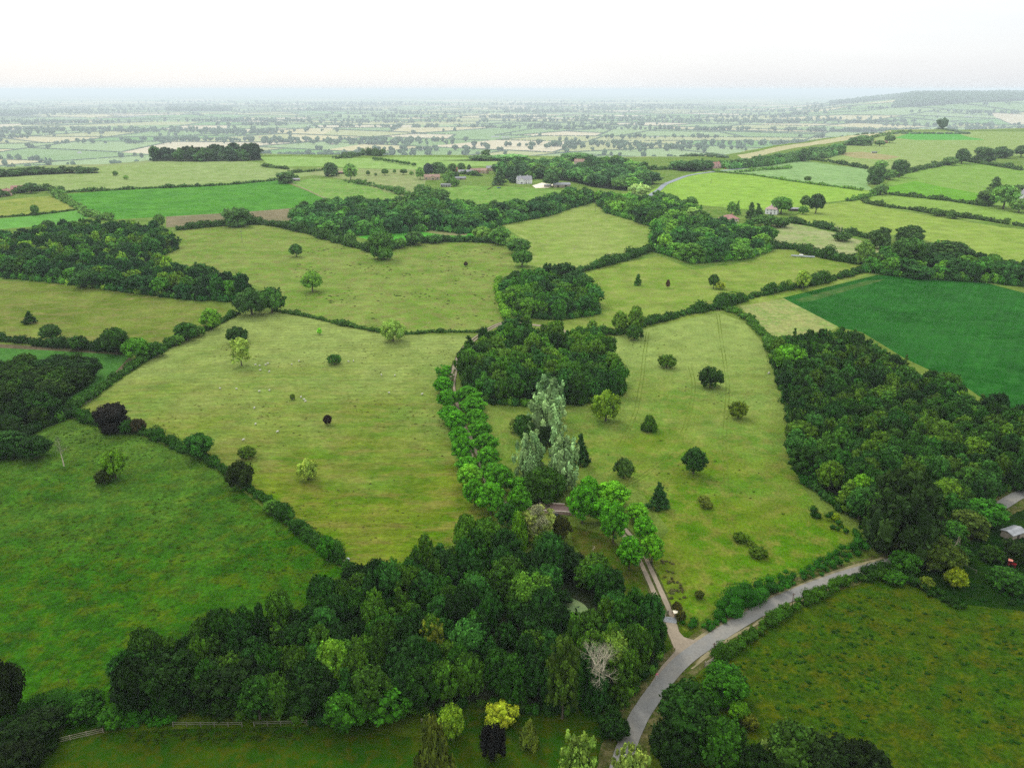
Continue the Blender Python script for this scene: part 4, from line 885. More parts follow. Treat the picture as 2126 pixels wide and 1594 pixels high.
TT([   # farther off
 ('irregular', 491, 431, 468, 50, (66,100,68), 'big oak standing on the ploughed strip'),
 ('round', 330, 446, 474, 20, (78,112,70), 'pale airy tree at the left end of the ploughed strip'),
 ('irregular', 592, 357, 379, 34, (70,104,78), 'oak at the top corner of the big green crop'),
 ('irregular', 687, 337, 364, 30, (66,96,80), 'dark oak beside the far hedge'),
 ('lime', 727, 340, 372, 26, (100,136,96), 'pale tree left of the straw-coloured pasture'),
 ('irregular', 738, 407, 426, 28, (66,96,66), 'dark thorn tree in the bright meadow'),
 ('lime', 764, 354, 364, 8, (72,106,74), 'small dark tree left in the straw-coloured pasture'),
 ('lime', 780, 359, 365, 6, (76,108,76), 'tiny tree second from left in the straw-coloured pasture'),
 ('round', 799, 351, 363, 14, (74,108,78), 'round tree in the middle of the straw-coloured pasture'),
 ('round', 819, 352, 360, 7, (90,124,88), 'tiny pale tree in the middle of the straw-coloured pasture'),
 ('round', 838, 351, 362, 14, (74,108,80), 'round tree right in the straw-coloured pasture'),
 ('bush', 854, 356, 363, 9, (96,132,88), 'pale bush rightmost in the straw-coloured pasture'),
 ('lime', 872, 348, 371, 17, (96,132,92), 'pale oval tree left of the stone barn'),
 ('round', 889, 340, 367, 18, (52,66,92), 'dark purple tree behind the stone barn'),
 ('round', 910, 338, 366, 32, (74,108,92), 'big round tree behind the stone barn'),
 ('round', 939, 340, 357, 17, (78,112,84), 'round tree left of the red barn roof'),
 ('round', 958, 339, 356, 15, (74,108,86), 'round tree right of the red barn roof'),
 ('lime', 974, 342, 356, 8, (62,92,84), 'narrow dark tree behind the brown barns'),
 ('irregular', 932, 356, 378, 24, (84,120,80), 'green tree between the stone barn and the pale shed'),
 ('lime', 946, 356, 370, 15, (62,92,80), 'dark tree in front of the red barn roof'),
 ('irregular', 944, 370, 386, 18, (80,116,78), 'dark tree over the white open shed'),
 ('cone', 1038, 348, 382, 30, (62,92,78), 'dark conical yew left of the white farmhouse'),
 ('cone', 1074, 342, 377, 32, (56,86,78), 'tall dark conifer behind the white farmhouse'),
 ('round', 1144, 360, 386, 30, (62,94,76), 'dome-shaped dark tree right of the white farmhouse'),
 ('irregular', 879, 384, 421, 38, (74,108,78), 'big dark oak above the tree belt'),
 ('irregular', 913, 393, 431, 36, (72,106,76), 'second dark oak above the tree belt right of the first'),
 ('round', 856, 415, 434, 24, (64,98,72), 'dark round tree left below the big oak of the belt'),
 ('round', 1296, 329, 350, 28, (80,114,88), 'lone round tree in the field right of the farm woods'),
 ('irregular', 1009, 311, 325, 19, (74,106,84), 'dark tree on the brow above the farm'),
 ('round', 1077, 496, 526, 44, (62,98,60), 'dark round tree where the hummocky pasture narrows'),
 ('round', 1084, 520, 552, 38, (64,104,54), 'round tree just above the upper copse'),
 ('irregular', 1040, 470, 505, 44, (76,114,70), 'broad green tree left of the dry pasture'),
 ('bush', 1065, 490, 516, 30, (96,128,84), 'grey-green willow bush beside the dark round tree'),
 ('bush', 1000, 470, 494, 36, (92,128,82), 'pale scrub bush at the right end of the vivid crop'),
 ('pine', 1170, 538, 592, 46, (40,74,46), 'tall dark pine in the upper copse'),
 ('irregular', 1328, 384, 416, 42, (128,158,132), 'silvery tree at the top of the diagonal wood'),
 ('irregular', 1440, 430, 464, 46, (112,146,104), 'silvery green tree left of the bungalow'),
 ('round', 1450, 438, 470, 34, (58,88,66), 'dark round tree in front of the silvery tree by the bungalow'),
 ('round', 1623, 410, 442, 38, (74,116,66), 'green round tree right behind the white hipped house'),
 ('lime', 1673, 406, 430, 20, (64,96,62), 'smaller of two round trees right of the white hipped house'),
 ('round', 1696, 404, 441, 30, (48,76,56), 'dark egg-shaped tree right of the white hipped house'),
 ('bush', 1668, 428, 444, 18, (80,118,72), 'low green bush beneath the two round trees'),
 ('cone', 1560, 420, 455, 26, (58,90,62), 'left dark fir beside the white hipped house'),
 ('cone', 1574, 424, 460, 28, (60,94,66), 'right dark fir beside the white hipped house'),
 ('lime', 1519, 419, 444, 18, (84,120,72), 'pale small tree above the bungalow roof'),
 ('cone', 1532, 418, 444, 14, (78,112,72), 'thin pointed tree above the bungalow'),
 ('bush', 1590, 448, 468, 50, (62,98,62), 'wide dark garden shrubbery below the white hipped house'),
 ('bush', 1620, 452, 470, 40, (60,94,60), 'dark shrubs right below the white hipped house'),
 ('round', 1669, 312, 334, 19, (66,98,80), 'dark tree where the bushy hedge meets the far lane'),
 ('round', 1677, 366, 377, 13, (76,110,68), 'lone round bush on the faint hedge of the lime meadow'),
 ('irregular', 1818, 345, 380, 34, (60,92,68), 'big dark oak at the field corner'),
 ('lime', 1830, 333, 350, 26, (102,138,100), 'pale flat-topped tree behind the field corner oak'),
 ('round', 1870, 333, 366, 30, (62,92,74), 'dark round oak right of the field corner'),
 ('round', 1848, 352, 372, 26, (88,122,90), 'grey-green tree between the two dark oaks'),
 ('bush', 1830, 383, 403, 26, (80,112,84), 'grey-green bush at the end of the brown track'),
 ('round', 1999, 310, 338, 26, (64,94,76), 'round oak third along the climbing hedge'),
 ('irregular', 2045, 306, 336, 42, (64,94,78), 'wide pair of oaks along the climbing hedge'),
 ('irregular', 2083, 305, 327, 34, (66,96,80), 'oak beside the upper right meadow'),
 ('bush', 1973, 326, 342, 28, (80,112,84), 'grey-green bush left of the round oak'),
 ('round', 2122, 303, 325, 26, (66,96,80), 'oak at the right edge of the picture below the skyline'),
 ('cone', 2068, 367, 396, 32, (62,92,66), 'dark pointed tree in the clump at the right edge'),
 ('round', 2088, 386, 431, 48, (84,120,78), 'big pale-green round tree of the clump at the right edge'),
 ('irregular', 2049, 394, 424, 36, (68,98,68), 'dark tree left in the clump at the right edge'),
 ('round', 2118, 414, 440, 34, (88,120,84), 'lowest pale tree beside the white house at the right edge'),
 ('irregular', 2118, 384, 402, 34, (66,94,76), 'dark trees behind the white house at the right edge'),
 ('bush', 1948, 434, 448, 24, (66,98,58), 'left one of two round bushes in the long hedge'),
 ('bush', 1979, 439, 453, 25, (62,94,56), 'right one of two round bushes in the long hedge'),
 ('irregular', 1830, 473, 514, 44, (54,84,54), 'dark oak above the scrubby field corner'),
 ('irregular', 1890, 468, 500, 52, (52,82,52), 'broad dark oak behind the domed oak of the band'),
 ('round', 1887, 494, 550, 66, (56,92,54), 'big domed oak of the band above the dark crop'),
 ('irregular', 1963, 500, 548, 96, (46,76,48), 'very wide dark oak of the band above the dark crop'),
 ('round', 2062, 528, 561, 30, (72,110,60), 'bright round tree right of the very wide oak'),
 ('irregular', 2106, 543, 578, 46, (48,78,46), 'dark oak at the right edge above the dark crop'),
 ('irregular', 1795, 500, 545, 36, (86,118,74), 'grey willow where three hedges meet'),
 ('bush', 1750, 482, 500, 34, (64,96,64), 'dark bush in the hedge above the scrubby field'),
 ('bush', 520, 600, 652, 60, (52,84,54), 'large dark shrub at the right end of the long left wood'),
 ('bush', 562, 596, 648, 50, (58,94,52), 'mid green shrub rounding off the long left wood'),
 ('round', 72, 426, 446, 14, (70,106,66), 'small round tree above the young crop on the left'),
 ('round', 100, 458, 484, 26, (56,88,62), 'dark round tree on the near side of the young crop'),
 ('bush', 134, 460, 478, 20, (60,94,62), 'low dark tree right of the round one by the young crop'),
 ('round', 63, 380, 400, 28, (66,98,78), 'dark round tree in front of the red-roofed house'),
 ('bush', 126, 386, 400, 15, (70,102,78), 'small round tree at the crop corner by the red-roofed houses'),
 ('round', 100, 389, 399, 9, (72,104,78), 'tiny round tree between the red-roofed house and the crop'),
 ('bush', 239, 355, 365, 10, (80,114,78), 'small dark bush alone on the far left pasture'),
 ('bush', 261, 364, 372, 10, (110,146,100), 'small pale bush on the far left pasture'),
 ('round', 1827, 292, 303, 20, (82,116,92), 'round tree over the low brown hilltop house'),
 ('round', 1848, 281, 296, 20, (78,112,88), 'round tree right of the hilltop houses'),
 ('irregular', 1790, 284, 300, 40, (80,116,94), 'broad dark trees left of the hilltop houses'),
])
ROW = [(777,333),(783,334),(791,334),(799,336),(807,337),(815,338),(824,339),(832,341),(840,342),(848,343),(859,345)]
for i, (x, b) in enumerate(ROW):
    T('round', x, b - 7, b, 8.5 if i < 10 else 10, (76,112,80), 'small round tree in the neat row above the straw-coloured pasture', 'tree', 'row of small round trees above the straw-coloured pasture')
TT([   # along the bottom edge
 ('bush', 1040, 1455, 1508, 64, (126,146,50), 'golden yellow-green shrub on the lawn'),
 ('bush', 1024, 1503, 1572, 54, (22,18,34), 'blackish purple ball-shaped tree on the lawn'),
 ('round', 937, 1466, 1534, 50, (88,122,44), 'light green round tree on the lawn left of the golden shrub'),
 ('weep', 900, 1500, 1625, 74, (64,78,38), 'olive drooping conifer at the bottom edge'),
 ('weep', 1098, 1496, 1546, 38, (80,100,48), 'small thin olive tree on the lawn right of the golden shrub'),
 ('flame', 1206, 1530, 1650, 90, (92,122,66), 'pale grey-green willow at the bottom edge beside the lane'),
 ('flame', 1310, 1545, 1650, 70, (100,124,74), 'pale willow covering the lane at the bottom edge'),
 ('column', 1170, 1330, 1478, 56, (52,76,34), 'ivy-clad tall tree left of the bare dead tree'),
 ('round', 1278, 1312, 1400, 76, (80,112,56), 'yellow-green tree behind the bare dead tree'),
 ('irregular', 1275, 1470, 1530, 60, (26,52,20), 'dark bush between the lawn and the lane'),
 ('irregular', 1108, 1195, 1290, 78, (60,98,42), 'bright domed tree left of the pond'),
 ('round', 1158, 1270, 1332, 84, (54,96,32), 'green round tree in front of the pond'),
 ('cone', 1196, 1262, 1292, 16, (24,44,20), 'small dark cone standing before the pond'),
 ('bush', 1166, 1222, 1256, 40, (34,62,32), 'grey-green bush behind the pond'),
 ('round', 690, 1332, 1430, 64, (84,128,50), 'bright green tree in the middle of the front wood'),
 ('column', 897, 1285, 1365, 42, (92,110,48), 'sickly yellowish sparse tree in the front wood'),
 ('round', 800, 1405, 1500, 108, (44,86,26), 'broad bright bush tree at the lower edge of the front wood'),
 ('round', 720, 1432, 1520, 90, (42,82,24), 'round bright bush tree beside the end of the wooden fence'),
 ('irregular', 640, 1370, 1478, 104, (24,48,18), 'dark tree hanging over the wooden fence'),
 ('irregular', 470, 1360, 1476, 130, (22,44,16), 'wide dark tree above the left wooden fence'),
 ('irregular', 355, 1352, 1468, 104, (26,50,20), 'dark tree third from the left end of the front wood'),
 ('round', 278, 1372, 1478, 78, (20,42,16), 'dark round tree at the left end of the front wood'),
 ('bush', 175, 1440, 1496, 74, (34,68,18), 'bramble thicket left of the dark round tree in the bottom left'),
 ('bush', 235, 1462, 1508, 60, (40,78,22), 'green scrub bush where the two wooden fences part'),
 ('bush', 110, 1450, 1490, 70, (30,62,16), 'dark scrub bush above the big bramble bank'),
 ('round', -2, 1376, 1500, 80, (14,34,10), 'almost black tree cut by the left edge'),
 ('irregular', 60, 1490, 1560, 120, (18,40,12), 'dark bramble tree in the bottom left corner'),
 ('round', 40, 1540, 1620, 80, (14,34,10), 'dark bush cut by the bottom left corner'),
 ('round', 70, 905, 952, 60, (30,62,26), 'dark round bush at the tip of the left corner wood'),
 ('bush', 20, 915, 952, 50, (30,62,26), 'dark bush at the left edge below the corner wood'),
 ('irregular', 1505, 1380, 1460, 90, (40,80,20), 'bright-topped tree below the field gate'),
 ('irregular', 1430, 1425, 1560, 130, (30,58,22), 'large dark tree on the inside of the lane bend'),
 ('round', 1496, 1490, 1600, 92, (40,76,26), 'round tree right of the large dark one by the lane bend'),
 ('round', 1400, 1500, 1600, 90, (22,44,16), 'dark tree at the bottom edge inside the bend'),
 ('column', 1588, 1535, 1594, 28, (92,120,80), 'small pale pointed tree at the bottom edge'),
 ('irregular', 1645, 1500, 1620, 108, (44,72,32), 'broad tree at the bottom edge right of the pale pointed one'),
 ('irregular', 1570, 1545, 1640, 70, (24,46,18), 'dark tree between two broad ones at the bottom edge'),
 ('irregular', 1730, 1530, 1640, 110, (26,44,22), 'dark tree second from right along the bottom edge'),
 ('round', 1795, 1545, 1650, 90, (24,40,20), 'dark tree rightmost along the bottom edge'),
 ('round', 1535, 1455, 1495, 40, (62,104,26), 'bright green shrub at the meadow edge'),
 ('bush', 1556, 1480, 1512, 34, (70,82,34), 'yellowish bush at the meadow edge'),
])

# bare and half-bare trees: real limbs
def bare_tree(px, yt, yb, w, label, seed, mat, leaves=None, cat='tree', name='dead_tree', depth=4, kids=(3, 4)):
    p, r, h = fit(px, yt, yb, w); rng = np.random.default_rng(seed); segs, tips = [], []
    segs.append(((0, 0, -.1), (0, 0, h*.22), .028*h, .022*h)); grow(rng, (0, 0, h*.22), (0, 0, 1), h*.25, .021*h, depth, segs, tips, .62, .25, .14, kids)
    e = link(name, None, loc=tuple(p)); tag(e, label, cat)
    V, Q = tubes(segs, 5); ext = np.abs(V[:, :2]).max(); V = V*np.array([r/ext, r/ext, h/V[:, 2].max()])
    link('limbs', np_mesh('limbs', V, [Q], [mat], smooth=True), e)
    if leaves is not None:
        f = Fol(); tp = np.array(tips)*np.array([r/ext, r/ext, h/np.array(tips)[:, 2].max()])*.98; f.add(tp, rng.uniform(.3, .8, len(tp)), .3, rng, dens=.25, core=0, tint=leaves, spread=2)
        link('sparse_leaves', f.mesh('leaves'), e)
bare_tree(1228, 1322, 1466, 112, 'large bare grey-brown dead tree near the lane', 3, PALEBARK, None, depth=5, kids=(3, 3))
bare_tree(126, 908, 966, 34, 'leaning half-dead tree at the left of the rank meadow', 4, PALEBARK, (.10,.15,.05), depth=3)
bare_tree(1121, 1048, 1128, 54, 'pale leafless limbs of the half-dead tree before the bridge', 8, PALEBARK, (.26,.27,.13), depth=4)
bare_tree(1890, 962, 1010, 78, 'bleached dead crown standing in the huge dark oak', 9, PALEBARK, None, depth=4)
bare_tree(1745, 466, 496, 26, 'white dead tree in the hedge above the scrubby field', 10, PALEBARK, None, depth=3)
bare_tree(1908, 1112, 1150, 22, 'small bare brown tree beside the lane bend', 11, PALEBARK, None, depth=3)
bare_tree(1985, 1112, 1150, 30, 'thin bare twiggy tree above the orchard rail', 12, PALEBARK, None, depth=4)
bare_tree(1232, 1130, 1144, 16, 'fallen bare branch lying on the bank beside the front wood', 13, PALEBARK, None, depth=2)

# ------------------------------------------------------------------ stuff: rough tufts in the meadows, scattered low growth
def scatter(name, px, n, size, rgb, label, seed, patchy=.5, hgt=.7, leafk=.5):
    rng = np.random.default_rng(seed); P = g_many(px)[:, :2]; lo, hi = P.min(0), P.max(0)
    X = rng.uniform(lo, hi, (n*6, 2)); X = X[inside(P, X)]
    f = np.sin(X[:, 0]/9 + 2*np.sin(X[:, 1]/17 + seed)) + np.cos(X[:, 1]/12 + seed) + rng.normal(size=len(X))*.8
    X = X[f > patchy][:n]; s = rng.uniform(*size, len(X)); Z = height(X[:, 0], X[:, 1])
    fl = Fol(); d = np.hypot(*X.mean(0)); fl.add(np.column_stack([X, Z + s*.2]), np.column_stack([s*rng.uniform(.8, 1.8, len(X)), s, s*hgt]), s*leafk, rng, dens=.6, core=.75, tint=alb(rgb, d, 1.25), tvar=.35, bias=.8)
    tag(link(name, fl.mesh(name)), label, 'rough grass', kind='stuff')
scatter('rush_tufts', [(1500,1400),(1620,1310),(1800,1225),(1960,1270),(2200,1290),(2400,1700),(1900,1700),(1700,1530)], 420, (.2, .55), (44,88,12), 'dark rush tufts dotted over the meadow at the lower right', 1, .1, .45, leafk=.6)
scatter('pasture_tufts', [(500,680),(950,700),(920,880),(980,1050),(740,1180),(300,880)], 420, (.18, .42), (112,118,56), 'dull tufts and molehills dotted over the sheep pasture', 2, 1.0, .35)
scatter('rank_tufts', [(0,960),(150,880),(300,910),(560,1080),(720,1200),(560,1270),(250,1380),(-100,1400)], 700, (.18, .5), (74,108,20), 'rank grass tussocks in the unmown meadow', 3, .3, .4)
scatter('bank_tufts', [(1370,1160),(1400,1170),(1440,1300),(1400,1270)], 30, (.3, .6), (100,98,60), 'heathery tufts on the bank right of the farm track', 4, -.5)
scatter('hummock_tufts', [(620,490),(780,530),(1040,515),(1040,680),(700,660),(600,600)], 300, (.35, .8), (96,112,60), 'rough tussocks in the hummocky pasture', 5, 1.0, .35)
scatter('park_tufts', [(1270,720),(1480,660),(1600,760),(1650,1000),(1700,1120),(1500,1230),(1380,1150),(1200,980)], 160, (.18, .42), (84,98,40), 'tussocks dotted over the right park', 6, 1.2, .4)
scatter('orchard_weeds', [(1860,1185),(1960,1150),(2126,1110),(2200,1260),(2000,1250)], 260, (.3, .8), (34,74,18), 'weeds and brambles of the neglected orchard', 7, -.3, .8)
scatter('lawn_weeds', [(230,1518),(400,1512),(660,1510),(640,1535),(300,1545)], 120, (.25, .5), (60,84,24), 'coarse weeds along the wooden fence', 8, -.5, .6)
scatter('lane_weeds', [(1450,1345),(1530,1300),(1640,1240),(1760,1195),(1760,1188),(1640,1230),(1520,1288),(1440,1335)], 90, (.15, .3), (120,120,70), 'dry weeds on the verge of the lane', 9, -.5, .6)
# ------------------------------------------------------------------ the vale: hedgerows and trees too many to count
vr = np.random.default_rng(77)
def far_hedges():
    Cs, Rs = [], []; TC, TR = [], []
    for P, k in VK:
        c = P.mean(0); sp2 = max(12, c[1]*.0026)
        for a, b in zip(P, np.roll(P, -1, 0)):
            if vr.random() < .28: continue
            L = np.linalg.norm(b - a); n = max(1, int(L/sp2)); t = (np.arange(n) + vr.random(n)*.5)/n; X = a + (b - a)*t[:, None] + vr.normal(size=(n, 2))*1.5
            keep = vr.random(n) > .06; Cs.append(X[keep]); Rs.append(np.full(keep.sum(), sp2*.55))
            m = vr.random(n) < vr.choice([.001, .006, .05], p=[.5, .33, .17]); TC.append(X[m]); TR.append(vr.uniform(8, 16, m.sum())*(1 + c[1]/20000))
        if k == 7:
            lo, hi = P.min(0), P.max(0); s2 = max(26, c[1]*.0042); n = int((hi - lo).prod()/s2**2*1.3); X = vr.uniform(lo, hi, (min(n, 2500), 2)); X = X[inside(P, X)]
            TC.append(X); TR.append(vr.uniform(.4, .65, len(X))*s2)
    for _ in range(230):
        d = 1700*(17**vr.random()); c = np.array([vr.uniform(-.75, .8)*d, d])
        if not beyond(c[None] + 0.0): continue
        n = vr.integers(8, 60); s = (16 + d*.008)*vr.uniform(.6, 2); X = c + vr.normal(size=(n, 2))*np.array([s*3.6, s*.32])
        TC.append(X); TR.append(vr.uniform(9, 18, n)*(1 + d/20000))
    X = np.concatenate(Cs); R = np.concatenate(Rs); hr = np.minimum(R*.7, 9)
    f = Fol(); Z = height(X[:, 0], X[:, 1]); m = (X[:, 1] < 26000)
    X, R, hr, Z = X[m], R[m], hr[m], Z[m]
    iv, fc = ico(1); N = len(X); K = len(iv)
    def lumps(X, Z, Rx, Rz, zc, tint, jit):
        vv = (iv[None]*np.stack([Rx, Rx, Rz], 1)[:, None, :]*(1 + jit*vr.uniform(-1, 1, (len(X), len(iv), 1))) + np.column_stack([X, Z + zc])[:, None, :]).reshape(-1, 3)
        f.V.append(vv); f.T.append(np.repeat(tint*(1 + .22*vr.uniform(-1, 1, (len(X), 1))), len(iv), 0))
        f.R.append((fc[None] + (np.arange(len(X))*len(iv))[:, None, None]).reshape(-1, 3) + f.n); f.n += len(vv)
    lumps(X, Z, R, hr*.8, hr*.35, np.array([[.075, .12, .06]]), .25)
    tag(link('vale_hedgerows', f.mesh('vale_hedgerows')), 'countless dark hedgerows dividing the fields of the far vale', 'hedgerows', kind='stuff')
    f.V, f.T, f.R, f.n = [], [], [], 0
    X = np.concatenate(TC); R = np.concatenate(TR); m = X[:, 1] < 32000; X, R = X[m], R[m]; Z = height(X[:, 0], X[:, 1])
    for j in range(3):
        near = np.ones(len(X), bool) if j < 1 else X[:, 1] < 11000
        off = vr.normal(size=(near.sum(), 2))*R[near][:, None]*.45*(j > 0)
        lumps(X[near] + off, Z[near], R[near]*(.95 if j == 0 else .6), R[near]*(1.0 if j == 0 else .6), R[near]*(1.05 if j == 0 else 1.25), np.array([[.062, .115, .05]]), .28)
    tag(link('vale_trees', f.mesh('vale_trees')), 'hedgerow trees and distant copses scattered over the far vale', 'trees', kind='stuff')
far_hedges()

# ------------------------------------------------------------------ buildings and small things
def box_bm(bm, x0, x1, y0, y1, z0, z1, mi=0):
    vs = [bm.verts.new(p) for p in ((x0,y0,z0),(x1,y0,z0),(x1,y1,z0),(x0,y1,z0),(x0,y0,z1),(x1,y0,z1),(x1,y1,z1),(x0,y1,z1))]
    for f in ((0,3,2,1),(4,5,6,7),(0,1,5,4),(1,2,6,5),(2,3,7,6),(3,0,4,7)):
        q = bm.faces.new([vs[i] for i in f]); q.material_index = mi
def bm_obj(name, bm, mats, parent, bevel=0):
    me = bpy.data.meshes.new(name); bmesh.ops.recalc_face_normals(bm, faces=bm.faces); bm.to_mesh(me); bm.free()
    for m in (mats if isinstance(mats, list) else [mats]): me.materials.append(m)
    return link(name, me, parent)
M = dict(white=plain_mat('white_render', (238,236,230), .05), cream=plain_mat('cream_render', (222,206,178), .08), stone=plain_mat('rubble_stone', (190,170,140), .22, 1.5), brick=plain_mat('red_brick', (170,110,92), .15, 2),
         wood=plain_mat('grey_timber', (150,140,122), .2, 2), dwood=plain_mat('dark_timber', (70,62,54), .2, 2), glass=plain_mat('window_glass', (50,58,66), .05, rough=.15, spec=.6), metal=plain_mat('galvanised_metal', (176,180,182), .1, rough=.45, spec=.5, metal=.4),
         pink=plain_mat('pinkish_render', (214,178,168), .08), black=plain_mat('rubber_and_arch_shade', (28,28,28), .1), red=plain_mat('red_paint', (150,36,40), .08, rough=.4), salmon=plain_mat('faded_red_sheet', (232,150,130), .06, rough=.5), blue=plain_mat('blue_paint', (60,84,130), .05, rough=.4),
         green=plain_mat('green_paint', (80,110,80), .1), fleece=plain_mat('sheep_fleece', (208,204,186), .1, 6), face=plain_mat('sheep_skin', (190,180,160), .1), paving=plain_mat('pale_paving', (226,216,190), .08, .5), pole=plain_mat('tarred_pole', (104,84,66), .2, 2), palepole=plain_mat('bleached_pole', (120,117,102), .1, 2))
RF = dict(slate=roof_mat('slate_roof', (160,158,160)), brown=roof_mat('brown_tiles', (168,140,124)), redtile=roof_mat('red_tiles', (172,130,122)), pinktile=roof_mat('weathered_pink_tiles', (184,158,150)), tin=roof_mat('tin_sheet_roof', (146,148,148), .8), salmon=roof_mat('salmon_tiles', (200,130,120)))
def window(e, x, z, w, h, face, L, Wd, deep=.06):
    bm = bmesh.new(); bp = bmesh.new(); fr = .07
    s = {'f': -1, 'b': 1}.get(face, 0)
    def bx(b, u0, u1, z0, z1, o0, o1):
        if face in 'fb':
            y = s*Wd/2; a = sorted((y + s*o0, y + s*o1)); box_bm(b, u0, u1, a[0], a[1], z0, z1)
        else:
            t = 1 if face == 'r' else -1; xx = t*L/2; a = sorted((xx + t*o0, xx + t*o1)); box_bm(b, a[0], a[1], u0, u1, z0, z1)
    bx(bm, x - w/2, x - w/2 + fr, z, z + h, .003, deep); bx(bm, x + w/2 - fr, x + w/2, z, z + h, .003, deep)
    bx(bm, x - w/2 + fr, x + w/2 - fr, z, z + fr, .003, deep); bx(bm, x - w/2 + fr, x + w/2 - fr, z + h - fr, z + h, .003, deep)
    bx(bm, x - fr/2, x + fr/2, z + fr, z + h - fr, .004, deep - .005); bx(bm, x - w/2 - .08, x + w/2 + .08, z - .1, z, .003, deep + .08)
    o = bm_obj('window', bm, M['white'], e); bx(bp, x - w/2 + fr, x + w/2 - fr, z + fr, z + h - fr, .002, .02); bm_obj('pane', bp, M['glass'], o)
def house(name, cat, label, px, py, rot, L, Wd, H, RH, wall, roof, wins=(), doors=(), chimneys=(), hip=False, over=.3, group=None, dormers=(), open_front=False, wings=(), skylights=(), sink=.3):
    p = g(px, py); e = link(name, None, loc=tuple(p)); e.rotation_euler = (0, 0, math.radians(rot)); tag(e, label, cat, group)
    bm = bmesh.new()
    if open_front:
        t = .25; box_bm(bm, -L/2, L/2, Wd/2 - t, Wd/2, -sink, H); box_bm(bm, -L/2, -L/2 + t, -Wd/2, Wd/2 - t, -sink, H); box_bm(bm, L/2 - t, L/2, -Wd/2, Wd/2 - t, -sink, H)
        for k in range(1, 4): xx = -L/2 + L*k/4; box_bm(bm, xx - .12, xx + .12, -Wd/2, -Wd/2 + .24, -sink, H)
    else: box_bm(bm, -L/2, L/2, -Wd/2, Wd/2, -sink, H)
    if not hip and not open_front:
        for s in (-1, 1):
            x = s*L/2; v = [bm.verts.new(q) for q in ((x, -Wd/2, H), (x, Wd/2, H), (x, 0, H + RH), (x - s*.2, -Wd/2, H), (x - s*.2, Wd/2, H), (x - s*.2, 0, H + RH))]
            bm.faces.new(v[:3]); bm.faces.new(v[3:]); bm.faces.new((v[0], v[2], v[5], v[3])); bm.faces.new((v[1], v[4], v[5], v[2])); bm.faces.new((v[0], v[3], v[4], v[1]))
    bm_obj('wall', bm, M[wall], e)
    bm = bmesh.new(); o = over; a = L/2 + o; b = Wd/2 + o; dz = -o*RH/(Wd/2); th = .18; inset = Wd/2 + o if hip else 0
    def lay(z): return [bm.verts.new(q) for q in ((-a, -b, H + dz + z), (a, -b, H + dz + z), (a, b, H + dz + z), (-a, b, H + dz + z), (-a + inset, 0, H + RH + z), (a - inset, 0, H + RH + z))]
    u, l = lay(th), lay(.01)
    for q in ((0, 1, 5, 4), (2, 3, 4, 5)): bm.faces.new([u[i] for i in q]); bm.faces.new([l[i] for i in q[::-1]])
    if hip:
        for q in ((1, 2, 5), (3, 0, 4)): bm.faces.new([u[i] for i in q]); bm.faces.new([l[i] for i in q[::-1]])
        for i, j in ((0, 1), (1, 2), (2, 3), (3, 0)): bm.faces.new((u[i], u[j], l[j], l[i]))
    else:
        for i, j in ((0, 1), (1, 5), (5, 2), (2, 3), (3, 4), (4, 0)): bm.faces.new((u[i], u[j], l[j], l[i]))
    r = bm_obj('roof', bm, RF[roof], e)
    for (x, w, hh) in chimneys:
        bm = bmesh.new(); box_bm(bm, x - w/2, x + w/2, -w/2, w/2, H + RH*.55, H + RH + hh); box_bm(bm, x - w/2 - .07, x + w/2 + .07, -w/2 - .07, w/2 + .07, H + RH + hh + .002, H + RH + hh + .15)
        box_bm(bm, x - .14, x + .14, -.14, .14, H + RH + hh + .152, H + RH + hh + .5); bm_obj('chimney', bm, M[wall if wall in ('white',) else 'brick'], r)
    for (x, z, w, h, f) in wins: window(e, x, z, w, h, f, L, Wd)
    for (x, w, h) in doors:
        bm = bmesh.new(); box_bm(bm, x - w/2, x + w/2, -Wd/2 - .05, -Wd/2 - .004, 0, h); d = bm_obj('door', bm, M['dwood'], e)
        bm = bmesh.new(); box_bm(bm, x + w/2 - .2, x + w/2 - .1, -Wd/2 - .1, -Wd/2 - .052, 1, 1.1); bm_obj('handle', bm, M['metal'], d)
    for (x, w) in dormers:
        bm = bmesh.new(); box_bm(bm, x - w/2, x + w/2, -Wd/2 + .1, -Wd/8, H - .1, H + RH*.55)
        x_, y0, y1, z0, z1 = w/2, -Wd/2 + .1, -Wd/8, H + RH*.55, H + RH*.85
        v = [bm.verts.new(q) for q in ((x - x_, y0, z0 + .002), (x + x_, y0, z0 + .002), (x, y0, z1), (x - x_, y1, z0 + .002), (x + x_, y1, z0 + .002), (x, y1, z1))]
        for q in ((0, 1, 2), (5, 4, 3)): bm.faces.new([v[i] for i in q])
        for q in ((1, 4, 5, 2), (3, 0, 2, 5)): f_ = bm.faces.new([v[i] for i in q]); f_.material_index = 1
        dm = bm_obj('dormer', bm, [M[wall], RF[roof]], e)
        bm = bmesh.new(); box_bm(bm, x - w*.3, x + w*.3, y0 - .04, y0 - .004, H + .1, H + RH*.5); bm_obj('pane', bm, M['glass'], dm)
    for (x, w, h, dd, zt) in wings:      # lower gabled wing standing out from the front
        bm = bmesh.new(); box_bm(bm, x - w/2, x + w/2, -Wd/2 - dd, -Wd/2 - .004, -sink, h)
        v = [bm.verts.new(q) for q in ((x - w/2, -Wd/2 - dd, h), (x + w/2, -Wd/2 - dd, h), (x, -Wd/2 - dd, zt))]; bm.faces.new(v); bm_obj('gable_wing', bm, M[wall], e)
        bm = bmesh.new(); q = []
        for yy in (-Wd/2 - dd - .25, -.1):
            for zz in (.16, .01): q.append([bm.verts.new(c) for c in ((x - w/2 - .25, yy, h - .2 + zz), (x, yy, zt + zz + .02), (x + w/2 + .25, yy, h - .2 + zz))])
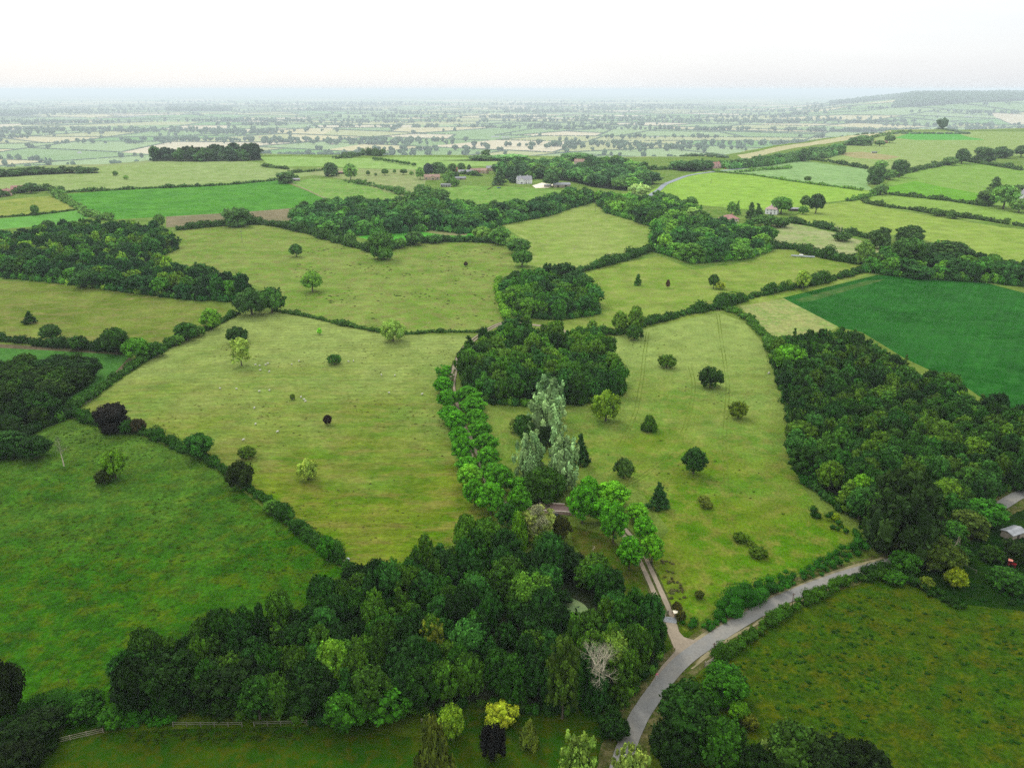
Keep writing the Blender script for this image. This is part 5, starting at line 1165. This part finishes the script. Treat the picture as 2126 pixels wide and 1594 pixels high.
        for i in (0, 1):
            bm.faces.new((q[0][i], q[0][i+1], q[2][i+1], q[2][i])); bm.faces.new((q[1][i], q[3][i], q[3][i+1], q[1][i+1])); bm.faces.new((q[0][i], q[1][i], q[1][i+1], q[0][i+1]))
        bm.faces.new((q[0][0], q[2][0], q[3][0], q[1][0])); bm.faces.new((q[0][2], q[1][2], q[3][2], q[2][2])); bm_obj('wing_roof', bm, RF[roof], e)
        bm = bmesh.new(); box_bm(bm, x - w*.2, x + w*.2, -Wd/2 - dd - .05, -Wd/2 - dd - .004, .9, 2.1); bm_obj('window', bm, M['glass'], e)
    return e
WN = lambda xs, z, w=1.3, h=1.2, f='f': [(x, z, w, h, f) for x in xs]
house('farmhouse', 'house', 'white farmhouse with grey roof and two chimneys beside a pale terrace', 1088, 381, 18, 20, 9, 5.6, 4.2, 'white', 'slate', WN((-5, -1.5, 2, 5.4), 3.1) + WN((-5, 5.4), .9) + WN((0,), 1.0, 1.6, 1.4, 'r'), [(1.5, 1.1, 2.1)], [(-5.5, .9, 1), (4.5, .9, 1)], wings=[(-6.2, 7, 5, 4, 8.2)])
house('stone_barn', 'barn', 'stone barn with brown roof and a porch gable', 897, 373, 5, 22, 8, 4, 3.2, 'stone', 'brown', WN((-8, 8), .9, 2.4, 2), [], [], wings=[(1, 7, 3.6, 1.6, 6.0)])
house('open_shed', 'shed', 'small white open-fronted shed below the stone barn', 926, 388, -12, 13, 5, 3.0, .9, 'white', 'tin', open_front=True)
house('long_shed', 'shed', 'long pale-roofed low shed among trees left of the farm', 956, 373, 14, 15, 6, 2.4, 1.6, 'wood', 'tin', doors=[(0, 2, 2)])
house('brick_barn', 'barn', 'barn with salmon red roof left of the long brown barns', 943, 357, 2, 10, 7, 4, 2.6, 'brick', 'salmon', doors=[(0, 2.4, 2.6)])
house('long_barn', 'barn', 'long grey-brown roofed barn with dark openings', 967, 361, -6, 22, 7, 3.2, 2.6, 'stone', 'slate', doors=[(-6, 2, 2.4), (2, 3, 2.6)])
house('tiled_barn', 'barn', 'reddish-brown tiled barn in the middle of the farm', 987, 359, 28, 18, 7, 3.6, 3, 'brick', 'brown', WN((-4, 3), 1.2), [(0, 2, 2.4)])
house('cottage', 'house', 'small brown-roofed cottage at the right end of the farm barns', 1006, 360, -35, 11, 7, 4.4, 3, 'stone', 'brown', WN((-3, 3), 1), [(0, 1.1, 2.1)])
house('grey_cottage', 'house', 'grey-roofed cottage behind the brown-roofed one', 1017, 355, 8, 11, 7, 4.6, 3.2, 'stone', 'slate', WN((-3, 3), 2.6), [(0, 1.1, 2.1)], [(4.2, .8, .8)])
house('cattle_barn', 'barn', 'long low grey barn right of the white farmhouse', 1166, 389, 3, 22, 9, 3.8, 2.2, 'wood', 'tin', doors=[(-5, 3, 3), (5, 3, 3)])
house('garden_shed', 'shed', 'small grey shed beside the long low grey barn', 1136, 389, 3, 8, 4, 2.6, 1, 'wood', 'tin', doors=[(1, 1.2, 2)])
house('country_house', 'house', 'pale brown house half hidden in the farm woods', 1203, 343, -15, 17, 9, 6, 4, 'cream', 'brown', WN((-5, 0, 5), 1) + WN((-5, 0, 5), 3.9), [(2.4, 1.1, 2.1)], [(5, .9, 1)])
house('gabled_house', 'house', 'house with two white timbered gables and a red roof by the far lane', 1486, 349, 24, 13, 8, 5.4, 4, 'pink', 'redtile', WN((-3.4, 3.4), 3), [(0, 1.1, 2.1)], [(4.5, .9, 1)], wings=[(-3.2, 5.4, 5.2, 1.4, 9.2), (3.2, 5.4, 5.2, 1.4, 9.2)])
house('brick_barn', 'barn', 'blue-grey roofed brick barn beside the horse paddock', 1735, 318, -8, 28, 12, 4.2, 3, 'brick', 'slate', doors=[(-6, 3, 3), (6, 3, 3)])
house('cottage', 'house', 'grey cottage half hidden left of the blue-grey roofed barn', 1704, 317, 20, 14, 8, 4.6, 3.6, 'stone', 'slate', WN((-3, 3), 1.2), [(0, 1.1, 2.1)])
house('villa', 'house', 'white two-storey house with a hipped pinkish roof', 1602, 444, -28, 12, 9, 5.4, 3, 'white', 'pinktile', WN((-3.6, 0, 3.6), 3.2) + WN((-3.6, 3.6), .9) + WN((-2, 2), 3.2, f='r'), [(0, 1.1, 2.1)], [(-1, .9, .9)], hip=True, over=.5)
house('bungalow', 'house', 'low bungalow with a broad hipped reddish-brown roof', 1513, 459, 12, 16, 11, 2.8, 3.2, 'cream', 'redtile', WN((-5, 0, 5), .9, 1.8), [(2.6, 1.1, 2.1)], [(3, .8, .6)], hip=True, over=.5)
house('tool_shed', 'shed', 'dark timber shed between the white hipped house and the round trees', 1650, 438, -6, 13, 5, 2.4, 1, 'dwood', 'slate', doors=[(0, 1.6, 2)])
house('red_roofed_house', 'house', 'red-roofed house cut by the left edge', 10, 407, 60, 13, 9, 4, 4, 'pink', 'redtile', WN((-3, 3), 1), [(0, 1.1, 2.1)], [(4, .8, .8)])
house('red_roofed_house', 'house', 'long red-roofed house with dormers behind a round tree', 46, 399, 14, 22, 9, 4, 4, 'pink', 'redtile', WN((-8, -3, 3), 1), [(0, 1.1, 2.1)], [(9, .8, .8)], dormers=[(-6, 3), (0, 3)])
house('white_house', 'house', 'white house at the right edge beside the tree clump', 2118, 411, 30, 14, 8, 5, 3.6, 'white', 'slate', WN((-4, 0, 4), 3), [(0, 1.1, 2.1)], [(4, .9, .8)])
house('hilltop_house', 'house', 'brown-roofed cream house highest on the right hilltop', 1818, 274, 15, 30, 14, 6, 7, 'cream', 'brown', WN((-8, 0, 8), 2, 2.5, 2), [(4, 2, 3)], [(9, 1.4, 1.5)])
house('white_cottage', 'house', 'small white cottage left of the low brown hilltop house', 1803, 297, 10, 15, 9, 4, 3, 'white', 'slate', WN((-3, 3), 1.2), [(0, 1.2, 2.1)])
house('low_house', 'house', 'low wide brown-roofed house behind the hilltop hedge', 1829, 297, 0, 28, 10, 2.6, 2.6, 'brick', 'brown', WN((-8, 0, 8), 1), [(3, 1.2, 2.1)])
house('horse_shelter', 'shed', 'white field shelter in the horse paddock', 1815, 318, -12, 10, 4, 2.4, .6, 'white', 'tin', open_front=True)
house('sheep_shed', 'shed', 'small brown hut in the straw-coloured pasture', 709, 361, 10, 9, 6, 2.4, 1.4, 'dwood', 'brown', doors=[(0, 1.6, 2)])
house('field_shelter', 'shed', 'low grey shelter under the oak at the crop corner', 612, 376, 12, 14, 6, 2.4, 1.2, 'wood', 'slate', doors=[(0, 2, 2)])
house('patched_shed', 'shed', 'shed with a patched grey sheet metal roof beside the orchard', 2101, 1114, 24, 5.4, 3.4, 2.0, .5, 'wood', 'tin', doors=[(0, 1, 1.8)])
# houses and sheds dotted over the vale
vb = [(262,243,'greenhouse'),(285,242,'greenhouse'),(1028,285,'barn'),(1050,286,'barn'),(875,311,'barn'),(890,309,'house'),(840,318,'house'),(1178,215,'house'),(1410,262,'house'),(1497,308,'house'),(1240,222,'house'),(600,258,'barn'),(640,262,'house'),(470,255,'house'),
      (1560,222,'house'),(2060,240,'house'),(2010,243,'barn'),(2100,238,'house'),(1130,270,'house'),(1360,285,'barn'),(690,300,'house'),(1950,237,'house'),(760,288,'house'),(540,286,'house'),(1690,262,'house'),(150,246,'greenhouse'),(165,318,'barn')]
for i, (x, y, k) in enumerate(vb):
    p = g(x, y); sc = 1.2 + p[1]/9000
    if k == 'greenhouse': house('greenhouse', 'greenhouse', 'long pale greenhouse in the far vale on the left', x, y, 4 + i, 90*sc, 22*sc, 4, 3, 'white', 'tin', group='pale greenhouses in the far vale', sink=2)
    elif k == 'barn': house('vale_barn', 'barn', 'pale farm shed far off in the vale', x, y, 10 - i*3, 34*sc, 13*sc, 5, 4, 'white', 'tin', group='pale farm sheds in the vale', sink=2)
    else: house('vale_house', 'house', 'tiny pale house far off in the vale', x, y, i*37, 12*sc, 8*sc, 5, 4, ['white', 'cream', 'pink'][i % 3], ['slate', 'brown', 'redtile'][i % 3], group='tiny houses in the vale', sink=2)
# terrace by the farmhouse
pt = g_many([(1105,386),(1125,380),(1150,384),(1140,390),(1112,391)])[:, :2]
tag(link('terrace', np_mesh('terrace', np.vstack([np.column_stack([pt, height(pt[:, 0], pt[:, 1]) + .35]), np.column_stack([pt, height(pt[:, 0], pt[:, 1]) - .4])]),
    [np.arange(5)[None, :], np.array([[i, (i + 1) % 5, (i + 1) % 5 + 5, i + 5] for i in range(5)])], [M['paving']])), 'pale stone terrace beside the white farmhouse', 'terrace')
# bridge
def bridge():
    a, b = g(1104, 1056), g(1190, 1061); mid = (a + b)/2; d = b - a; L = math.hypot(d[0], d[1]); e = link('stone_bridge', None, loc=(mid[0], mid[1], mid[2]))
    e.rotation_euler = (0, 0, math.atan2(d[1], d[0])); tag(e, 'small brownish stone bridge with low parapets and a round arch', 'bridge')
    Wb = 4.2; ms = plain_mat('bridge_stone', (168,140,126), .25, 2); md = plain_mat('bridge_deck', (140,116,106), .2, 1.2); mc = plain_mat('coping_stone', (196,182,162), .15, 2)
    bm = bmesh.new(); box_bm(bm, -L/2, L/2, -Wb/2, Wb/2, .25, .42); bm_obj('deck', bm, md, e)
    for s, l0, l1 in ((-1, -L*.3, L*.56), (1, -L*.34, L*.28)):
        y = s*(Wb/2 + .18); bm = bmesh.new(); box_bm(bm, l0, l1, y - .17, y + .17, -.2, 1.0); w = bm_obj('parapet', bm, ms, e)
        bm = bmesh.new(); box_bm(bm, l0 - .08, l1 + .08, y - .24, y + .24, 1.003, 1.14); bm_obj('coping', bm, mc, w)
    bm = bmesh.new(); y = -Wb/2 - .4; R1, R2, cz, cx = 1.25, 1.7, -1.0, .6; N = 14     # arch ring on the downstream face
    for i in range(N):
        t0, t1 = math.pi*i/N, math.pi*(i + 1)/N; q = []
        for yy in (y, y + .5):
            for (t, r) in ((t0, R1), (t1, R1), (t1, R2), (t0, R2)): q.append(bm.verts.new((cx + r*math.cos(t), yy, cz + r*math.sin(t) + .3)))
        for f in ((0, 1, 2, 3), (7, 6, 5, 4), (0, 4, 5, 1), (2, 6, 7, 3)): bm.faces.new([q[k] for k in f])
    bm_obj('arch_ring', bm, mc, e)
    bm = bmesh.new(); box_bm(bm, -L*.3, cx - R2, y + .02, y + .44, -1.2, .24); box_bm(bm, cx + R2, L*.5, y + .02, y + .44, -1.2, .24); bm_obj('spandrel', bm, ms, e)
    bm = bmesh.new(); box_bm(bm, cx - R1, cx + R1, y + .5, y + .56, -1.3, .6); bm_obj('arch_shade_panel', bm, M['black'], e)  # black sheet paints the darkness inside the arch
bridge()
# gate, pillars, cattle grid at the track mouth
def bars(name, parent, segs, mat, sides=6):
    V, Q = tubes(segs, sides); return link(name, np_mesh(name, V, [Q], [mat]), parent)
def gate(label, A, B, hgt, mat, n=4, name='field_gate'):
    a, b = g(*A), g(*B); d = b - a; L = math.hypot(d[0], d[1]); e = link(name, None, loc=tuple(a)); e.rotation_euler = (0, 0, math.atan2(d[1], d[0])); tag(e, label, 'gate')
    bars('rails', e, [((0, 0, .15 + hgt*k/(n - 1)), (L, 0, .15 + hgt*k/(n - 1)), .045, .045) for k in range(n)] + [((0, 0, .15), (L, 0, .15 + hgt), .04, .04), ((0, 0, .1), (0, 0, .2 + hgt), .05, .05), ((L, 0, .1), (L, 0, .2 + hgt), .05, .05)], mat)
    for x in (-.15, L + .15):
        bm = bmesh.new(); box_bm(bm, x - .1, x + .1, -.1, .1, -.4, hgt + .45); bm_obj('post', bm, M['wood'], e)
gate('pale wooden gate across the farm track at the lane', (1370,1278), (1386,1276), 1.0, M['palepole'])
gate('weathered field gate at the corner of the rushy meadow', (1464,1384), (1482,1372), 1.1, M['wood'], 5)
def pillar(px, py, label, w=1.0, h=1.3):
    p = g(px, py); e = link('gate_pillar', None, loc=tuple(p)); tag(e, label, 'gate pillar'); e.rotation_euler = (0, 0, .1)
    bm = bmesh.new(); box_bm(bm, -w/2, w/2, -w/2, w/2, -.3, h); bm_obj('shaft', bm, M['stone'], e); bm = bmesh.new(); box_bm(bm, -w*.6, w*.6, -w*.6, w*.6, h + .003, h + .2); bm_obj('cap', bm, M['paving'], e)
pillar(1402, 1280, 'square stone pillar right of the track gate')
pillar(1369, 1282, 'low stone pillar left of the track gate', .7, .8)
p = g(1387, 1287); e = link('cattle_grid', None, loc=(p[0], p[1], float(p[2]))); e.rotation_euler = (0, 0, math.radians(-12)); tag(e, 'grey metal cattle grid in the track by the gate', 'cattle grid')
bars('grid_bars', e, [((-1.9, -1 + .22*k, .2), (1.9, -1 + .22*k, .2), .05, .05) for k in range(10)], M['metal']); bars('side_rail', e, [((-1.95, -1.1, .22), (-1.95, 1.1, .22), .06, .06)], M['metal']); bars('side_rail', e, [((1.95, -1.1, .22), (1.95, 1.1, .22), .06, .06)], M['metal'])
# fences
def fence(px, label, hgt, rails, mat, gap=2.4, name='wooden_fence'):
    P = resample(smooth(g_many(px)[:, :2]), gap); Z = height(P[:, 0], P[:, 1]); e = link(name, None, loc=(P[0][0], P[0][1], float(Z[0]))); tag(e, label, 'fence'); o = np.array([P[0][0], P[0][1], Z[0]])
    Q = np.column_stack([P, Z]) - o
    for q in Q:
        bm = bmesh.new(); box_bm(bm, q[0] - .07, q[0] + .07, q[1] - .07, q[1] + .07, q[2] - .3, q[2] + hgt + .1); bm_obj('post', bm, mat, e)
    for r in range(rails):
        z = hgt*(1 - r*.4); bars('rail', e, [(Q[i] + (0, 0, z), Q[i + 1] + (0, 0, z), .045, .045) for i in range(len(Q) - 1)], mat, 5)
fence([(75,1553),(140,1537),(215,1520)], 'two-rail wooden fence slanting in the bottom left corner', 1.1, 3, M['wood'])
fence([(360,1508),(430,1508),(503,1508)], 'left stretch of the straight wooden fence under the dark trees', 1.1, 2, M['palepole'])
fence([(528,1507),(600,1505),(665,1503)], 'right stretch of the straight wooden fence under the dark trees', 1.1, 2, M['palepole'])
fence([(875,1500),(900,1499),(915,1499)], 'short piece of wooden fence behind the light green lawn tree', 1.0, 2, M['wood'])
fence([(1990,1172),(2010,1182),(2026,1190)], 'white rail in the orchard left of the red tractor', .9, 1, M['palepole'])
fence([(168,846),(185,838),(196,826)], 'few wooden posts at the corner of the sheep pasture', 1.0, 1, M['palepole'])
# poles
def pole(px, yb, yt, label, mat, arm=True, name='utility_pole'):
    p = g(px, yb); dist = math.hypot(p[0], p[1]); d = depth_of(p); lo, hi = 1.0, 30.0
    for _ in range(30):
        m = (lo + hi)/2; v = project((p[0], p[1], p[2] + m))[1]
        if v > yt: lo = m
        else: hi = m
    h = lo; r = max(.11, d*.00022); e = link(name, None, loc=tuple(p)); tag(e, label, 'pole'); bars('pole', e, [((0, 0, -.3), (0, 0, h), r, r*.75)], mat, 8)
    if arm: bm = bmesh.new(); w = h*.09; box_bm(bm, -w, w, -r*1.9, -r*.9, h*.93, h*.96); bm_obj('crossarm', bm, mat, e)
pole(1480, 1363, 1334, 'brown wooden pole at the lane beside the field gate', M['pole'])
pole(1644, 1257, 1231, 'brown wooden pole farther up the lane', M['pole'])
pole(503, 505, 479, 'pale pole in the upper hummocky pasture', M['palepole'])
pole(828, 484, 461, 'pale pole in the vivid green crop strip', M['palepole'])
pole(971, 478, 461, 'pale pole at the right end of the vivid crop strip', M['palepole'])
pole(1236, 441, 420, 'pale pole at the top of the dry pasture', M['palepole'])
pole(1476, 382, 372, 'thin pale pole in the lime meadow', M['palepole'])
pole(677, 486, 470, 'pale pole before the left end of the tree belt', M['palepole'])
pole(1582, 345, 332, 'pale pole beside the far lane', M['palepole'])
pole(1636, 464, 448, 'pale pole beside the garden shrubs', M['palepole'])
pole(1606, 618, 611, 'tiny white marker post by the thick right hedge', M['palepole'], arm=False, name='marker_post')
pole(143, 1416, 1408, 'lone stake in the rank meadow near the left corner', M['palepole'], arm=False, name='marker_post')
# irrigation trolley by the hedge
p = g(1668, 535); e = link('pipe_trailer', None, loc=tuple(p)); e.rotation_euler = (0, 0, math.radians(-22)); tag(e, 'long pale metal pipe trailer parked below the hedge', 'trailer')
bars('pipe', e, [((-9, y, 1.0 + .1*k), (8, y + .1, 1.1 + .1*k), .16, .16) for k, y in enumerate((-1.2, -.4, .4, 1.2))], M['metal']); bars('frame', e, [((-6, -1.6, .6), (-6, 1.6, .6), .14, .14), ((5, -1.6, .6), (5, 1.6, .6), .14, .14), ((-9, 0, .6), (8, 0, .6), .14, .14)], M['green'])
bm = bmesh.new(); box_bm(bm, -3.2, -.4, -1, 1, 1.5, 2.3); bm_obj('tank', bm, M['white'], e)
for x in (-6, 5):
    for y in (-1.7, 1.5): bars('wheel', e, [((x, y, .5), (x, y + .25, .5), .5, .5)], M['black'], 12)
# water tank and stones at the hedge end
p = g(722, 1166); e = link('water_tank', None, loc=tuple(p)); tag(e, 'grey water tank at the low end of the ragged hedge', 'tank')
bars('drum', e, [((-.0, 0, 0), (0, 0, 1.0), .55, .55), ((0, 0, 1.0), (0, 0, 1.15), .55, .3), ((0, 0, 1.15), (0, 0, 1.17), .3, .01)], M['metal'], 16)
gate('little white hurdle beside the grey water tank', (706, 1168), (714, 1170), .7, M['palepole'], 3, name='hurdle')
# small red tractor with a faded canopy
p = g(2098, 1174); e = link('tractor', None, loc=tuple(p)); e.rotation_euler = (0, 0, math.radians(-35)); tag(e, 'small red tractor with a faded pink canopy in the orchard', 'tractor'); e.scale = (.8, .8, .8)
def cyl(bm, c, r, w, n=16):
    vs = [[bm.verts.new((c[0] + r*math.cos(2*math.pi*i/n), c[1] + s*w/2, c[2] + r*math.sin(2*math.pi*i/n))) for i in range(n)] for s in (-1, 1)]
    bm.faces.new(vs[0][::-1]); bm.faces.new(vs[1])
    for i in range(n): j = (i + 1) % n; bm.faces.new((vs[0][i], vs[0][j], vs[1][j], vs[1][i]))
bm = bmesh.new(); box_bm(bm, .1, 1.5, -.32, .32, .7, 1.25); box_bm(bm, -.9, .1, -.3, .3, .5, .9); box_bm(bm, 1.5, 1.56, -.26, .26, .72, 1.2); bm_obj('body', bm, M['red'], e)
bm = bmesh.new(); box_bm(bm, -.75, -.25, -.28, .28, .95, 1.05); box_bm(bm, -.85, -.75, -.28, .28, .95, 1.5); bm_obj('seat', bm, M['black'], e)
bm = bmesh.new(); box_bm(bm, -1.0, .35, -.75, .75, 2.05, 2.12); bm_obj('canopy', bm, M['salmon'], e)
bars('canopy_frame', e, [((x, y, .8), (x, y, 2.05), .04, .04) for x in (-.9, .2) for y in (-.6, .6)], M['black'])
bars('steering_wheel', e, [((.05, 0, 1.15), (-.1, 0, 1.4), .03, .03), ((-.1, 0, 1.4), (-.12, 0, 1.43), .2, .2)], M['black'], 12)
for x, r, w in ((-.6, .62, .3), (1.25, .36, .2)):
    for s in (-1, 1):
        bm = bmesh.new(); cyl(bm, (x, s*.58, r), r, w); wl = bm_obj('wheel', bm, M['black'], e); bm = bmesh.new(); cyl(bm, (x, s*.58 + s*(w/2 + .01), r), r*.5, .03); bm_obj('rim', bm, M['red'], wl)
bm = bmesh.new(); box_bm(bm, -1.05, -.15, .42, .74, 1.27, 1.33); box_bm(bm, -1.05, -.15, -.74, -.42, 1.27, 1.33); bm_obj('mudguards', bm, M['red'], e)
# parked cars
def car(px, py, rot, paint, label, L=4.3):
    p = g(px, py); e = link('parked_car', None, loc=tuple(p)); e.rotation_euler = (0, 0, math.radians(rot)); tag(e, label, 'car')
    prof = [(-.5,.28),(-.5,.62),(-.44,.86),(-.30,1.42),(.08,1.45),(.24,.98),(.46,.84),(.5,.62),(.5,.28)]; bm = bmesh.new()
    a = [bm.verts.new((x*L, -.82 if z < 1 else -.66, z)) for x, z in prof]; b = [bm.verts.new((x*L, .82 if z < 1 else .66, z)) for x, z in prof]
    bm.faces.new(a); bm.faces.new(b[::-1])
    for i in range(len(prof)): j = (i + 1) % len(prof); bm.faces.new((a[j], a[i], b[i], b[j]))
    bm_obj('body', bm, paint, e)
    bm = bmesh.new()
    for s in (-1, 1):
        v = [bm.verts.new((x*L, s*(.84 if z < 1 else .72), z)) for x, z in ((-.40,.98),(-.29,1.36),(.06,1.38),(.19,1.0))]; bm.faces.new(v if s < 0 else v[::-1])
    v = [bm.verts.new(q) for q in ((.25*L, -.7, 1.0), (.25*L, .7, 1.0), (.1*L, .6, 1.42), (.1*L, -.6, 1.42))]; bm.faces.new(v); bm_obj('windows', bm, M['glass'], e)
    for x in (-.31, .31):
        for s in (-1, 1): bm = bmesh.new(); cyl(bm, (x*L, s*.76, .33), .33, .2); bm_obj('wheel', bm, M['black'], e)
car(1036, 391, 8, M['blue'], 'blue car parked in the paddock below the white farmhouse', 5.2)
car(1506, 351, 10, M['red'], 'red car beside the house with two gables')
car(1072, 372, 20, M['white'], 'pale car parked left of the white farmhouse')
# skinned bodies: sheep and a walker
def skinned(name, verts, edges, radii, root, mats, zone=None, sub=2):
    me = bpy.data.meshes.new(name); me.from_pydata([tuple(v) for v in verts], edges, []); o = link(name, me); o.modifiers.new('s', 'SKIN'); sm = o.modifiers.new('u', 'SUBSURF'); sm.levels = sub; sm.render_levels = sub
    for i, r in enumerate(radii):
        sv = me.skin_vertices[0].data[i]; sv.radius = (r, r) if np.isscalar(r) else r; sv.use_root = (i == root)
    bpy.context.view_layer.update(); dg = bpy.context.evaluated_depsgraph_get(); m2 = bpy.data.meshes.new_from_object(o.evaluated_get(dg)); bpy.data.objects.remove(o); m2.name = name
    m2.materials.clear(); [m2.materials.append(m) for m in mats]
    for f in m2.polygons:
        f.use_smooth = True
        if zone: f.material_index = zone(f.center)
    return m2
sv = [(0,0,.62),(.38,0,.62),(-.38,0,.64),(.55,0,.78),(.72,0,.82),(.88,0,.74)]; se = [(0,1),(0,2),(1,3),(3,4),(4,5)]; sr = [.29,.26,.27,.14,.10,.065]
for x, par in ((.34, 1), (-.36, 2)):
    for s in (-1, 1):
        k = len(sv); sv += [(x, s*.13, .34), (x + .02*s, s*.13, .04)]; se += [(par, k), (k, k + 1)]; sr += [.055, .035]
sheep_me = skinned('sheep_body', sv, se, sr, 0, [M['fleece'], M['face']], lambda c: 1 if (c.x > .66 or c.z < .30) else 0)
SHEEP = [(531,759),(539,761),(552,759),(557,756),(541,770),(559,773),(606,758),(621,751),(457,808),(491,809),(538,814),(560,812),(609,829),(625,826),(632,831),(634,835),(528,849),(531,882),(576,898),(505,915),(724,752),(734,751),(820,781),(808,817),(876,820),(792,780),(946,768),(942,781),(910,792),(948,757),(1266,528),(1192,518),(1595,777),(1597,775)]
for i, (x, y) in enumerate(SHEEP):
    p = g(x, y); h = wrng.uniform(0, 6.28); e = link('sheep', sheep_me, loc=tuple(p)); e.rotation_euler = (0, 0, h); s_ = .9; e.scale = (s_, s_, s_)
    if x < 640 and y < 780: l, gg = 'white sheep grazing just below the pale ivy-clad column', 'sheep below the ivy-clad column'
    elif x < 640 and y < 840: l, gg = 'white sheep grazing in the scattered flock around the tiny scrubby bush', 'sheep round the tiny scrubby bush'
    elif x < 640: l, gg = 'white sheep grazing near the ragged hedge', 'sheep near the ragged hedge'
    elif x < 900: l, gg = 'white sheep grazing in the upper right of the big pasture', 'sheep in the upper right of the big pasture'
    elif x < 1000: l, gg = 'white sheep beside the track at the top of the left lime avenue', 'sheep at the top of the left avenue'
    elif x < 1400: l, gg = 'tiny white sheep in the dry pasture above the upper copse', 'sheep in the dry pasture'
    else: l, gg = 'pale sheep lying at the edge of the big wood', 'sheep at the edge of the big wood'
    tag(e, l, 'sheep', gg)
def walker(px, py, rot):
    p = g(px, py)
    V = [(0,0,.95),(0,0,1.15),(0,0,1.38),(0,0,1.50),(0,0,1.58),(0,0.02,1.70)]; E = [(0,1),(1,2),(2,3),(3,4),(4,5)]; R = [(.15,.11),(.13,.10),(.16,.10),.055,.085,.08]
    for s in (-1, 1):
        k = len(V); f = .16*s; V += [(s*.10, f*.4, .88), (s*.10, f + .04, .50), (s*.10, f*1.2 - (.06 if s < 0 else 0), .08), (s*.11, f*1.2 + .14, .04)]; E += [(0,k),(k,k+1),(k+1,k+2),(k+2,k+3)]; R += [.09,.06,.04,.035]
        k = len(V); V += [(s*.20,0,1.40),(s*.26,-f*.5,1.14),(s*.25,-f*1.4 + .05,.90),(s*.25,-f*1.5 + .08,.80)]; E += [(2,k),(k,k+1),(k+1,k+2),(k+2,k+3)]; R += [.055,.042,.032,.03]
        for j in range(4):
            q = len(V); V += [(s*.25 + (j - 1.5)*.012, -f*1.5 + .10 + .012*(j % 2), .76 - .004*(j % 3)), (s*.25 + (j - 1.5)*.014, -f*1.5 + .115, .71 - .006*(1 if j in (1, 2) else 0))]; E += [(k+3,q),(q,q+1)]; R += [.010,.008]
        q = len(V); V += [(s*.25 - s*.04, -f*1.5 + .11, .785),(s*.25 - s*.05, -f*1.5 + .13, .755)]; E += [(k+3,q),(q,q+1)]; R += [.011,.009]
    skin = plain_mat('skin', (214,164,136), .04); shoe = M['white']; trouser = plain_mat('grey_leggings', (190,192,200), .05)
    e = link('person', skinned('person', V, E, R, 0, [skin, trouser, shoe], lambda c: 2 if c.z < .12 else (1 if c.z < .98 and abs(c.x) < .19 else 0)), loc=(p[0], p[1], p[2] + .2)); e.rotation_euler = (0, 0, rot); tag(e, 'person in a bright pink top walking along the lane', 'person')
    pk = plain_mat('pink_cloth', (235,60,160), .04)
    V2 = [(0,0,1.0),(0,0,1.15),(0,0,1.38),(0,0,1.46)]; E2 = [(0,1),(1,2),(2,3)]; R2 = [(.175,.135),(.155,.125),(.185,.125),.075]
    for s in (-1, 1): k = len(V2); f = .16*s; V2 += [(s*.20,0,1.40),(s*.26,-f*.5,1.16)]; E2 += [(2,k),(k,k+1)]; R2 += [.072,.06]
    link('top', skinned('top', V2, E2, R2, 0, [pk]), e)
    link('hair', skinned('hair', [(0,-.03,1.74),(0,-.07,1.66),(0,-.09,1.54)], [(0,1),(1,2)], [.092,.085,.05], 0, [M['dwood']]), e)
    f = bmesh.new()
    for s in (-1, 1): box_bm(f, s*.032 - .012, s*.032 + .012, .088, .1, 1.655, 1.67)
    box_bm(f, -.012, .012, .09, .115, 1.61, 1.65); box_bm(f, -.025, .025, .085, .097, 1.578, 1.588); bm_obj('face_features', f, M['dwood'], e)
walker(1363, 1410, math.radians(200))

# ------------------------------------------------------------------ the air
bm = bmesh.new(); box_bm(bm, -64000, 64000, -400, 84000, VALE - 12, 150); hz = bm_obj('haze', bm, [], None)
mh = bpy.data.materials.new('haze'); mh.use_nodes = True; t = mh.node_tree; t.nodes.clear(); pv = t.nodes.new('ShaderNodeVolumePrincipled'); ou = t.nodes.new('ShaderNodeOutputMaterial')
pv.inputs['Color'].default_value = (.86, .97, 1.0, 1); pv.inputs['Density'].default_value = HAZE; pv.inputs['Anisotropy'].default_value = .1
t.links.new(pv.outputs[0], ou.inputs['Volume']); hz.data.materials.append(mh); hz['kind'] = 'stuff'; hz['label'] = 'pale bluish summer haze lying over the whole countryside'; hz['category'] = 'haze'
